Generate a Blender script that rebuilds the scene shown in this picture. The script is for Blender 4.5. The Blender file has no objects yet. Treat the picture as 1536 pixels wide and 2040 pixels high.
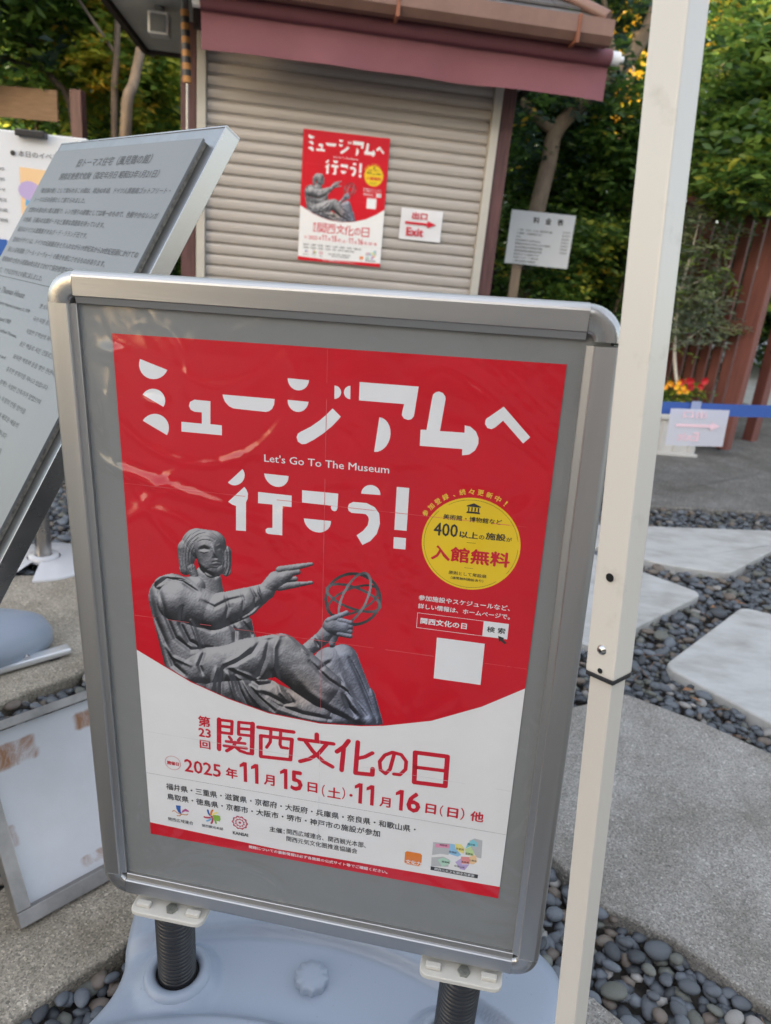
import bpy, bmesh, math, random
import numpy as np
from mathutils import Vector, Matrix
from mathutils.geometry import tessellate_polygon

scene = bpy.context.scene
COL = scene.collection
rnd = random.Random(7)
npr = np.random.RandomState(11)
R_ = math.radians

# ------------------------------------------------------------------ camera, light, exposure
CAM_H = 1.24
PITCH, ROLL, FOC = R_(19.2), R_(5.6), 1416.0
fw = Vector((0, math.cos(PITCH), -math.sin(PITCH)))
_r0 = Vector((1, 0, 0)); _u0 = _r0.cross(fw)
cr = _r0 * math.cos(ROLL) + _u0 * math.sin(ROLL)
cu = -_r0 * math.sin(ROLL) + _u0 * math.cos(ROLL)
CAM = Vector((0, 0, CAM_H))
cam_data = bpy.data.cameras.new("camera")
cam = bpy.data.objects.new("camera", cam_data); COL.objects.link(cam)
cam.matrix_world = Matrix(((cr.x, cu.x, -fw.x, 0), (cr.y, cu.y, -fw.y, 0), (cr.z, cu.z, -fw.z, CAM_H), (0, 0, 0, 1)))
cam_data.sensor_fit = 'HORIZONTAL'; cam_data.sensor_width = 7.35
cam_data.lens = FOC / 1536 * 7.35
cam_data.clip_start = 0.02; cam_data.clip_end = 500
cam_data.dof.use_dof = True; cam_data.dof.focus_distance = 0.93; cam_data.dof.aperture_fstop = 1.6
scene.camera = cam

SUN_EL, SUN_AZ = R_(14), R_(203)      # azimuth clockwise from +Y: the sun stands behind the camera, a little left
world = bpy.data.worlds.new("World"); scene.world = world; world.use_nodes = True
wn = world.node_tree; wn.nodes.clear()
sky = wn.nodes.new('ShaderNodeTexSky'); sky.sky_type = 'NISHITA'; sky.sun_disc = False
sky.sun_elevation = SUN_EL; sky.sun_rotation = SUN_AZ; sky.air_density = 1.0; sky.dust_density = 2.5; sky.ozone_density = 1.0
bg = wn.nodes.new('ShaderNodeBackground'); bg.inputs[1].default_value = 0.15
wo = wn.nodes.new('ShaderNodeOutputWorld')
veil = wn.nodes.new('ShaderNodeMix'); veil.data_type = 'RGBA'; veil.inputs[0].default_value = 0.45
veil.inputs[7].default_value = (2.6, 2.5, 2.4, 1)      # thin even cloud veil over the clear sky
wn.links.new(sky.outputs[0], veil.inputs[6]); wn.links.new(veil.outputs[2], bg.inputs[0]); wn.links.new(bg.outputs[0], wo.inputs[0])
sl = bpy.data.lights.new("sun", 'SUN'); sl.energy = 3.2; sl.angle = R_(0.5); sl.color = (1.0, 0.83, 0.6)
sun = bpy.data.objects.new("sun", sl); COL.objects.link(sun)
sd = Vector((math.sin(SUN_AZ) * math.cos(SUN_EL), math.cos(SUN_AZ) * math.cos(SUN_EL), math.sin(SUN_EL)))
sun.rotation_euler = (-sd).to_track_quat('-Z', 'Y').to_euler()
sun.location = (-8, -12, 20)
scene.view_settings.view_transform = 'Standard'; scene.view_settings.look = 'None'
scene.view_settings.gamma = 1; scene.view_settings.use_curve_mapping = False
scene.view_settings.exposure = 2.27
scene.render.engine = 'CYCLES'
scene.cycles.use_denoising = True
scene.cycles.max_bounces = 6; scene.cycles.transparent_max_bounces = 12
scene.cycles.sample_clamp_indirect = 6

# ------------------------------------------------------------------ measuring helpers
def ray(u, v):
    return (fw + cr * ((u - 768) / FOC) - cu * ((v - 1020) / FOC)).normalized()
def at_z(u, v, z=0.0):
    d = ray(u, v); return CAM + d * ((z - CAM_H) / d.z)
def at_plane(u, v, p0, n):
    d = ray(u, v); return CAM + d * ((Vector(p0) - CAM).dot(n) / d.dot(n))
def at_y(u, v, y):
    d = ray(u, v); return CAM + d * (y / d.y)
def at_depth(u, v, z):
    d = ray(u, v); return CAM + d * (z / d.dot(fw))
class Frame:
    def __init__(s, o, X, Z):
        s.o = Vector(o); s.X = Vector(X).normalized(); Z = Vector(Z)
        s.Z = (Z - s.X * Z.dot(s.X)).normalized(); s.Y = s.Z.cross(s.X)
    def __call__(s, x, y, z): return s.o + s.X * x + s.Y * y + s.Z * z
    def inv(s, p):
        d = Vector(p) - s.o; return Vector((d.dot(s.X), d.dot(s.Y), d.dot(s.Z)))
    def shift(s, x, y, z): return Frame(s(x, y, z), s.X, s.Z)
WORLD = Frame((0, 0, 0), (1, 0, 0), (0, 0, 1))

# ------------------------------------------------------------------ materials
def lin(c): return tuple(((x + 0.055) / 1.055) ** 2.4 if x > 0.04045 else x / 12.92 for x in c)
def mat(name, col, rough=0.6, metal=0.0, var=0.0, vscale=8.0, bump=0.0, bscale=60.0, stretch=None, col2=None, spec=0.5,
        trans=0.0, detail=4.0, coat=0.0, thr=None, rvar=0.0):
    m = bpy.data.materials.new(name); m.use_nodes = True
    nt = m.node_tree; b = nt.nodes['Principled BSDF']
    b.inputs['Base Color'].default_value = (*col, 1); b.inputs['Roughness'].default_value = rough
    b.inputs['Metallic'].default_value = metal; b.inputs['Specular IOR Level'].default_value = spec
    if coat: b.inputs['Coat Weight'].default_value = coat; b.inputs['Coat Roughness'].default_value = 0.08
    tc = nt.nodes.new('ShaderNodeTexCoord'); mp = nt.nodes.new('ShaderNodeMapping')
    nt.links.new(tc.outputs['Object'], mp.inputs[0])
    if stretch: mp.inputs['Scale'].default_value = stretch
    if var or col2:
        n = nt.nodes.new('ShaderNodeTexNoise'); n.inputs['Scale'].default_value = vscale; n.inputs['Detail'].default_value = detail
        n.inputs['Roughness'].default_value = 0.62
        nt.links.new(mp.outputs[0], n.inputs['Vector'])
        r = nt.nodes.new('ShaderNodeValToRGB')
        lo, hi = thr if thr else (0.3, 0.7)
        r.color_ramp.elements[0].position = lo; r.color_ramp.elements[1].position = hi
        c2 = col2 if col2 else tuple(min(1, x * (1 + var)) for x in col)
        c1 = col if col2 else tuple(x * (1 - var) for x in col)
        r.color_ramp.elements[0].color = (*c1, 1); r.color_ramp.elements[1].color = (*c2, 1)
        nt.links.new(n.outputs[0], r.inputs[0]); nt.links.new(r.outputs[0], b.inputs['Base Color'])
        if rvar:
            mr = nt.nodes.new('ShaderNodeMapRange'); mr.inputs[3].default_value = rough - rvar; mr.inputs[4].default_value = rough + rvar
            nt.links.new(n.outputs[0], mr.inputs[0]); nt.links.new(mr.outputs[0], b.inputs['Roughness'])
    if bump:
        n2 = nt.nodes.new('ShaderNodeTexNoise'); n2.inputs['Scale'].default_value = bscale; n2.inputs['Detail'].default_value = 3
        nt.links.new(mp.outputs[0], n2.inputs['Vector'])
        bp = nt.nodes.new('ShaderNodeBump'); bp.inputs['Strength'].default_value = bump; bp.inputs['Distance'].default_value = 0.002
        nt.links.new(n2.outputs[0], bp.inputs['Height']); nt.links.new(bp.outputs[0], b.inputs['Normal'])
    if trans:
        tr = nt.nodes.new('ShaderNodeBsdfTranslucent'); mx = nt.nodes.new('ShaderNodeMixShader')
        tr.inputs[0].default_value = (*[min(1, x * 1.6) for x in col], 1); mx.inputs[0].default_value = trans
        nt.links.new(b.outputs[0], mx.inputs[1]); nt.links.new(tr.outputs[0], mx.inputs[2])
        nt.links.new(mx.outputs[0], nt.nodes['Material Output'].inputs[0])
    return m

def aggregate(name, base, speck=0.35, fine=260.0, warm=(0.30, 0.26, 0.21)):
    """washed aggregate concrete: coarse grain, pale chips, stains, gritty relief"""
    m = bpy.data.materials.new(name); m.use_nodes = True; nt = m.node_tree; b = nt.nodes['Principled BSDF']
    L = nt.links.new; N = nt.nodes.new
    tc = N('ShaderNodeTexCoord')
    vo = N('ShaderNodeTexVoronoi'); vo.inputs['Scale'].default_value = fine; L(tc.outputs['Object'], vo.inputs['Vector'])
    hs = N('ShaderNodeSeparateColor'); L(vo.outputs['Color'], hs.inputs[0])
    r = N('ShaderNodeValToRGB'); e = r.color_ramp.elements
    e[0].position = 0.0; e[0].color = (*[x * 0.60 for x in base], 1)
    e[1].position = 1.0; e[1].color = (*[min(1, x * 1.9) for x in base], 1)
    k = e.new(0.35); k.color = (*base, 1); k = e.new(0.80); k.color = (*[x * 1.25 for x in base], 1); k = e.new(0.93); k.color = (*[min(1, x * 1.5) for x in base], 1)
    L(hs.outputs[0], r.inputs[0])
    v2 = N('ShaderNodeTexVoronoi'); v2.inputs['Scale'].default_value = fine * 0.33; v2.feature = 'F1'; L(tc.outputs['Object'], v2.inputs['Vector'])
    h2 = N('ShaderNodeSeparateColor'); L(v2.outputs['Color'], h2.inputs[0])
    g1 = N('ShaderNodeMath'); g1.operation = 'GREATER_THAN'; g1.inputs[1].default_value = 0.88; L(h2.outputs[1], g1.inputs[0])
    g2 = N('ShaderNodeMath'); g2.operation = 'LESS_THAN'; g2.inputs[1].default_value = 0.36; L(v2.outputs['Distance'], g2.inputs[0])
    g3 = N('ShaderNodeMath'); g3.operation = 'MULTIPLY'; L(g1.outputs[0], g3.inputs[0]); L(g2.outputs[0], g3.inputs[1])
    cm = N('ShaderNodeMix'); cm.data_type = 'RGBA'; L(g3.outputs[0], cm.inputs[0]); L(r.outputs[0], cm.inputs[6])
    c2 = N('ShaderNodeMix'); c2.data_type = 'RGBA'; L(h2.outputs[0], c2.inputs[0]); c2.inputs[6].default_value = (*[x * .42 for x in base], 1); c2.inputs[7].default_value = (*[min(1, x * 2.0) for x in base], 1); L(c2.outputs[2], cm.inputs[7])
    n = N('ShaderNodeTexNoise'); n.inputs['Scale'].default_value = 3.5; n.inputs['Detail'].default_value = 8; n.inputs['Roughness'].default_value = 0.7
    L(tc.outputs['Object'], n.inputs['Vector'])
    r2 = N('ShaderNodeValToRGB'); r2.color_ramp.elements[0].position = 0.35; r2.color_ramp.elements[1].position = 0.68
    r2.color_ramp.elements[0].color = (0.62, 0.60, 0.56, 1); r2.color_ramp.elements[1].color = (1.12, 1.12, 1.12, 1)
    L(n.outputs[0], r2.inputs[0])
    mx = N('ShaderNodeMix'); mx.data_type = 'RGBA'; mx.blend_type = 'MULTIPLY'; mx.inputs[0].default_value = 1
    L(cm.outputs[2], mx.inputs[6]); L(r2.outputs[0], mx.inputs[7]); L(mx.outputs[2], b.inputs['Base Color'])
    b.inputs['Roughness'].default_value = 0.85
    n3 = N('ShaderNodeTexNoise'); n3.inputs['Scale'].default_value = fine * 0.9; n3.inputs['Detail'].default_value = 2
    L(tc.outputs['Object'], n3.inputs['Vector'])
    bp = N('ShaderNodeBump'); bp.inputs['Strength'].default_value = 0.7; bp.inputs['Distance'].default_value = 0.003
    L(n3.outputs[0], bp.inputs['Height']); L(bp.outputs[0], b.inputs['Normal'])
    return m

M = {}
def aluminium(name, col, rough, stretch=(1, 1, 1), bump=0.06, metal=1.0, bs=900):
    return mat(name, col, rough=rough, metal=metal, var=0.05, vscale=40, bump=bump, bscale=bs, stretch=stretch, rvar=0.06)
M['alu_h'] = aluminium('brushed_aluminium_rail', (0.49, 0.487, 0.482), 0.42, (0.02, 1, 1))
M['alu_v'] = aluminium('brushed_aluminium_upright', (0.50, 0.497, 0.492), 0.44, (1, 1, 0.02))
M['alu_c'] = mat('silver_corner_plastic', (0.42, 0.42, 0.415), rough=0.27, metal=0.85, var=0.10, vscale=60, bump=0.05, bscale=300)
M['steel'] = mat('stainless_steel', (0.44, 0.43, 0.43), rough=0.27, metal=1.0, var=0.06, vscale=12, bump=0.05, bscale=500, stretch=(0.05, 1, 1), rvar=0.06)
M['steel_dark'] = mat('shaded_steel_tray', (0.30, 0.31, 0.32), rough=0.3, metal=0.9, var=0.1, vscale=20)  # darker copy of the steel; the tray face's shade is put into the colour
M['panel_grey'] = mat('grey_backing_sheet', (0.215, 0.222, 0.220), rough=0.55, var=0.05, vscale=6)
M['paper'] = mat('poster_paper', (0.80, 0.80, 0.80), rough=0.45, var=0.02, vscale=10, bump=0.10, bscale=25)
M['ink_red'] = mat('red_ink', (0.60, 0.001, 0.014), rough=0.38, var=0.06, vscale=7, bump=0.12, bscale=22)
M['ink_textred'] = mat('red_letter_ink', (0.58, 0.008, 0.028), rough=0.4)
M['ink_white'] = mat('white_print', (0.80, 0.82, 0.84), rough=0.4, var=0.02, vscale=9)
M['ink_yellow'] = mat('yellow_ink', (0.83, 0.58, 0.015), rough=0.4, var=0.03, vscale=9)
M['ink_black'] = mat('black_ink', (0.028, 0.026, 0.026), rough=0.45)
M['ink_lyellow'] = mat('pale_yellow_lettering', (0.86, 0.60, 0.06), rough=0.4)
def inkc(n, c): M[n] = mat('print_' + n, c, rough=0.4)
inkc('grey', (0.50, 0.51, 0.52)); inkc('pink', (0.78, 0.30, 0.45)); inkc('blue', (0.30, 0.56, 0.80)); inkc('yellow', (0.85, 0.75, 0.25)); inkc('cyan', (0.25, 0.62, 0.70))
inkc('lime', (0.55, 0.72, 0.35)); inkc('peach', (0.85, 0.58, 0.32)); inkc('salmon', (0.78, 0.30, 0.30)); inkc('violet', (0.50, 0.40, 0.66)); inkc('mint', (0.45, 0.68, 0.55))
inkc('orange', (0.78, 0.22, 0.03)); inkc('navy', (0.03, 0.12, 0.42)); inkc('magenta', (0.50, 0.09, 0.28)); inkc('green', (0.25, 0.45, 0.05)); inkc('tan', (0.60, 0.28, 0.12)); inkc('crimson', (0.50, 0.05, 0.10))
inkc('palegrey', (0.62, 0.64, 0.66)); inkc('crease_red', (0.72, 0.12, 0.13)); inkc('crease_white', (0.66, 0.67, 0.68)); inkc('faintpink', (0.84, 0.62, 0.70)); inkc('skyblue', (0.15, 0.42, 0.70))
M['engrave'] = mat('engraved_lettering', (0.055, 0.058, 0.062), rough=0.5)
M['plaque'] = mat('satin_plaque_sheet', (0.20, 0.21, 0.215), rough=0.42, metal=0.25, var=0.04, vscale=3)
M['pole_paint'] = mat('cream_painted_steel', (0.64, 0.60, 0.535), rough=0.34, col2=(0.50, 0.46, 0.39), vscale=24, thr=(0.60, 0.80), detail=8, bump=0.03, bscale=200, coat=0.25)
M['pole_low'] = mat('scuffed_cream_paint', (0.58, 0.54, 0.48), rough=0.4, col2=(0.50, 0.45, 0.38), vscale=14, stretch=(1, 1, 0.08), thr=(0.5, 0.8), coat=0.15)
M['black_plastic'] = mat('black_plastic', (0.022, 0.023, 0.026), rough=0.38, var=0.2, vscale=30)
M['hole'] = mat('hole_shade', (0.004, 0.004, 0.004), rough=0.9)  # near-black colour stands in for the shade inside holes, slots and sockets
M['bracket'] = mat('cream_plastic', (0.54, 0.52, 0.47), rough=0.45, col2=(0.40, 0.27, 0.15), vscale=28, thr=(0.62, 0.85))
M['base_blue'] = mat('pale_blue_grey_plastic', (0.245, 0.285, 0.35), rough=0.38, col2=(0.20, 0.22, 0.25), vscale=130, thr=(0.70, 0.78), detail=2, bump=0.08, bscale=420)
M['screw'] = mat('zinc_screw', (0.55, 0.55, 0.53), rough=0.25, metal=1.0)
M['bolt'] = mat('dirty_zinc_bolt', (0.30, 0.31, 0.28), rough=0.45, metal=0.7, var=0.4, vscale=80)

# ------------------------------------------------------------------ object helpers
def link(o, parent=None, label=None, cat=None, group=None, kind=None):
    COL.objects.link(o)
    if parent is not None: o.parent = parent
    if label: o['label'] = label
    if cat: o['category'] = cat
    if group: o['group'] = group
    if kind: o['kind'] = kind
    return o
def thing(name, loc, label, cat, rz=0.0, group=None):
    o = bpy.data.objects.new(name, None); o.location = loc; o.rotation_euler = (0, 0, rz); o.empty_display_size = 0.1
    link(o, None, label, cat, group)
    o['_m'] = 0; del o['_m']
    return o
def wm(o):
    if o is None: return Matrix.Identity(4)
    m = Matrix.LocRotScale(o.location, o.rotation_euler, o.scale)
    return wm(o.parent) @ m
class MB:
    """collects shapes given in world metres; build() links them as ONE mesh object"""
    def __init__(s): s.v = []; s.f = []; s.mi = []; s.sm = []
    def add(s, verts, faces, mi=0, smooth=False):
        k = len(s.v); s.v.extend(Vector(v) for v in verts)
        for f in faces: s.f.append(tuple(i + k for i in f)); s.mi.append(mi); s.sm.append(smooth)
        return s
    def box(s, F, c, d, mi=0, bev=0.0):
        x, y, z = (q / 2 for q in d)
        if bev <= 0:
            vs = [F(c[0] + i * x, c[1] + j * y, c[2] + k * z) for i in (-1, 1) for j in (-1, 1) for k in (-1, 1)]
            return s.add(vs, [(0, 1, 3, 2), (4, 6, 7, 5), (0, 4, 5, 1), (2, 3, 7, 6), (0, 2, 6, 4), (1, 5, 7, 3)], mi)
        bm = bmesh.new(); bmesh.ops.create_cube(bm, size=1.0)
        for v in bm.verts: v.co = Vector((v.co.x * d[0], v.co.y * d[1], v.co.z * d[2]))
        bmesh.ops.bevel(bm, geom=bm.edges[:], offset=bev, segments=2, profile=0.6, affect='EDGES')
        bm.verts.index_update()
        s.add([F(c[0] + v.co.x, c[1] + v.co.y, c[2] + v.co.z) for v in bm.verts], [[v.index for v in f.verts] for f in bm.faces], mi)
        bm.free(); return s
    def slab(s, F, pts, y0, y1, mi=0, bev=0.0, plane='xz'):
        """polygon pts in the frame's plane, given thickness"""
        bm = bmesh.new()
        if plane == 'xz': P = [Vector((p[0], y0, p[1])) for p in pts]; ext = Vector((0, y1 - y0, 0))
        else: P = [Vector((p[0], p[1], y0)) for p in pts]; ext = Vector((0, 0, y1 - y0))
        vs = [bm.verts.new(p) for p in P]; f = bm.faces.new(vs)
        r = bmesh.ops.extrude_face_region(bm, geom=[f])
        nv = [e for e in r['geom'] if isinstance(e, bmesh.types.BMVert)]
        for v in nv: v.co += ext
        bmesh.ops.recalc_face_normals(bm, faces=bm.faces[:])
        if bev > 0:
            nvs = set(nv); ed = [e for e in bm.edges if e.verts[0] in nvs and e.verts[1] in nvs]
            bmesh.ops.bevel(bm, geom=ed, offset=bev, segments=3, profile=0.5, affect='EDGES')
        bm.verts.index_update()
        s.add([F(*v.co) for v in bm.verts], [[v.index for v in f.verts] for f in bm.faces], mi)
        bm.free(); return s
    def tube(s, pts, r, n=10, mi=0, cap=True, smooth=True):
        pts = [Vector(p) for p in pts]; rs = r if isinstance(r, (list, tuple)) else [r] * len(pts)
        vs = []; up = None
        for i, p in enumerate(pts):
            t = (pts[min(i + 1, len(pts) - 1)] - pts[max(i - 1, 0)]).normalized()
            if up is None: up = t.orthogonal().normalized()
            up = (up - t * up.dot(t)).normalized(); sd_ = t.cross(up)
            for k in range(n):
                a = 2 * math.pi * k / n; vs.append(p + up * (rs[i] * math.cos(a)) + sd_ * (rs[i] * math.sin(a)))
        fs = [(i * n + k, i * n + (k + 1) % n, (i + 1) * n + (k + 1) % n, (i + 1) * n + k) for i in range(len(pts) - 1) for k in range(n)]
        s.add(vs, fs, mi, smooth)
        if cap: s.add(vs[:n][::-1], [tuple(range(n))], mi); s.add(vs[-n:], [tuple(range(n))], mi)
        return s
    def lathe(s, F, prof, n=32, mi=0, smooth=True, c=(0, 0), mod=None):
        vs = []
        for (r, z) in prof:
            for k in range(n):
                a = 2 * math.pi * k / n; rr = r * (mod(a) if mod else 1)
                vs.append(F(c[0] + rr * math.cos(a), c[1] + rr * math.sin(a), z))
        fs = [(i * n + k, i * n + (k + 1) % n, (i + 1) * n + (k + 1) % n, (i + 1) * n + k) for i in range(len(prof) - 1) for k in range(n)]
        return s.add(vs, fs, mi, smooth)
    def poly(s, F, pts, y, mi=0):
        """flat polygon lying in the frame's xz plane at depth y"""
        P = [Vector((p[0], p[1], 0)) for p in pts]
        tris = tessellate_polygon([P])
        fs = []
        for t in tris:
            a, b, c = (P[i] for i in t)
            fs.append(tuple(t) if (b - a).cross(c - a).z > 0 else tuple(reversed(t)))
        return s.add([F(p[0], y, p[1]) for p in pts], fs, mi)
    def stroke(s, F, pts, w, y, mi=0, cap=5):
        """flat rounded stroke along a polyline"""
        for i in range(len(pts) - 1):
            a, b = Vector(pts[i]), Vector(pts[i + 1]); d = (b - a)
            if d.length < 1e-9: continue
            an = math.atan2(d.y, d.x); o = []
            for k in range(cap + 1):
                t = an + math.pi / 2 + math.pi * k / cap; o.append((a.x + w / 2 * math.cos(t), a.y + w / 2 * math.sin(t)))
            for k in range(cap + 1):
                t = an - math.pi / 2 + math.pi * k / cap; o.append((b.x + w / 2 * math.cos(t), b.y + w / 2 * math.sin(t)))
            s.add([F(p[0], y - 1e-6 * i, p[1]) for p in o], [tuple(range(len(o)))], mi)
        return s
    def build(s, name, mats, parent=None, label=None, cat=None, group=None, kind=None, origin=None):
        if not isinstance(mats, (list, tuple)): mats = [mats]
        me = bpy.data.meshes.new(name)
        o = bpy.data.objects.new(name, me)
        if parent is None:
            if origin is None:
                xs = [v.x for v in s.v]; ys = [v.y for v in s.v]; zs = [v.z for v in s.v]
                origin = Vector(((min(xs) + max(xs)) / 2, (min(ys) + max(ys)) / 2, min(zs)))
            o.location = origin
            inv = Matrix.Translation(-Vector(origin))
        else: inv = wm(parent).inverted()
        me.from_pydata([inv @ v for v in s.v], [], s.f)
        for m in mats: me.materials.append(m)
        me.polygons.foreach_set('material_index', s.mi); me.polygons.foreach_set('use_smooth', s.sm)
        me.update()
        return link(o, parent, label, cat, group, kind)

_tcache = {}
def glyphs(txt, off):
    """outline of a string as flat triangles, normalised to its own bounding box"""
    if (txt, off) not in _tcache:
        c = bpy.data.curves.new('t', 'FONT'); c.body = txt; c.size = 1; c.offset = 0; c.resolution_u = 2
        o = bpy.data.objects.new('t', c); COL.objects.link(o)
        me = bpy.data.meshes.new_from_object(o.evaluated_get(bpy.context.evaluated_depsgraph_get()))
        v = np.empty(len(me.vertices) * 3); me.vertices.foreach_get('co', v); v = v.reshape(-1, 3)[:, :2]
        f = [tuple(p.vertices) for p in me.polygons]
        bpy.data.objects.remove(o); bpy.data.curves.remove(c); bpy.data.meshes.remove(me)
        lo, hi = v.min(0), v.max(0)
        if off > 0.004:              # heavier weight: the outline laid down several times, a hair apart
            v0, f0 = v, f; vs, fs = [], []; sh = ((0, 0), (1, .3), (-1, -.3), (.3, -1), (-.3, 1)) if off > .014 else ((.7, 0), (-.7, 0), (0, .7))
            for k, (a, b) in enumerate(sh): fs += [tuple(i + k * len(v0) for i in g) for g in f0]; vs.append(v0 + np.array([a, b]) * off * .85)
            v = np.concatenate(vs); f = fs; lo, hi = v.min(0), v.max(0)
            lay_ = np.repeat(np.arange(len(sh)), len(v0))
        else: lay_ = np.zeros(len(v))
        _tcache[(txt, off)] = (np.concatenate([(v - lo) / np.maximum(hi - lo, 1e-6), lay_[:, None]], 1), f)
    return _tcache[(txt, off)]
def text(mb, F, txt, x0, z0, x1, z1, y, off=0.0, mi=0, mirror=False):
    """letters filling the box x0..x1, z0 (bottom)..z1 (top) of the frame's xz plane"""
    v, f = glyphs(txt, off)
    if mirror: x0, x1 = x1, x0
    vs = [F(x0 + (x1 - x0) * a, y - 4e-6 * l, z0 + (z1 - z0) * b) for a, b, l in v]
    mb.add(vs, [g[::-1] if mirror else g for g in f], mi)

def copy_tree(o, parent=None, dmat=None):
    c = o.copy(); COL.objects.link(c)
    if parent is not None: c.parent = parent
    for ch in list(o.children): copy_tree(ch, c)
    return c

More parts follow.
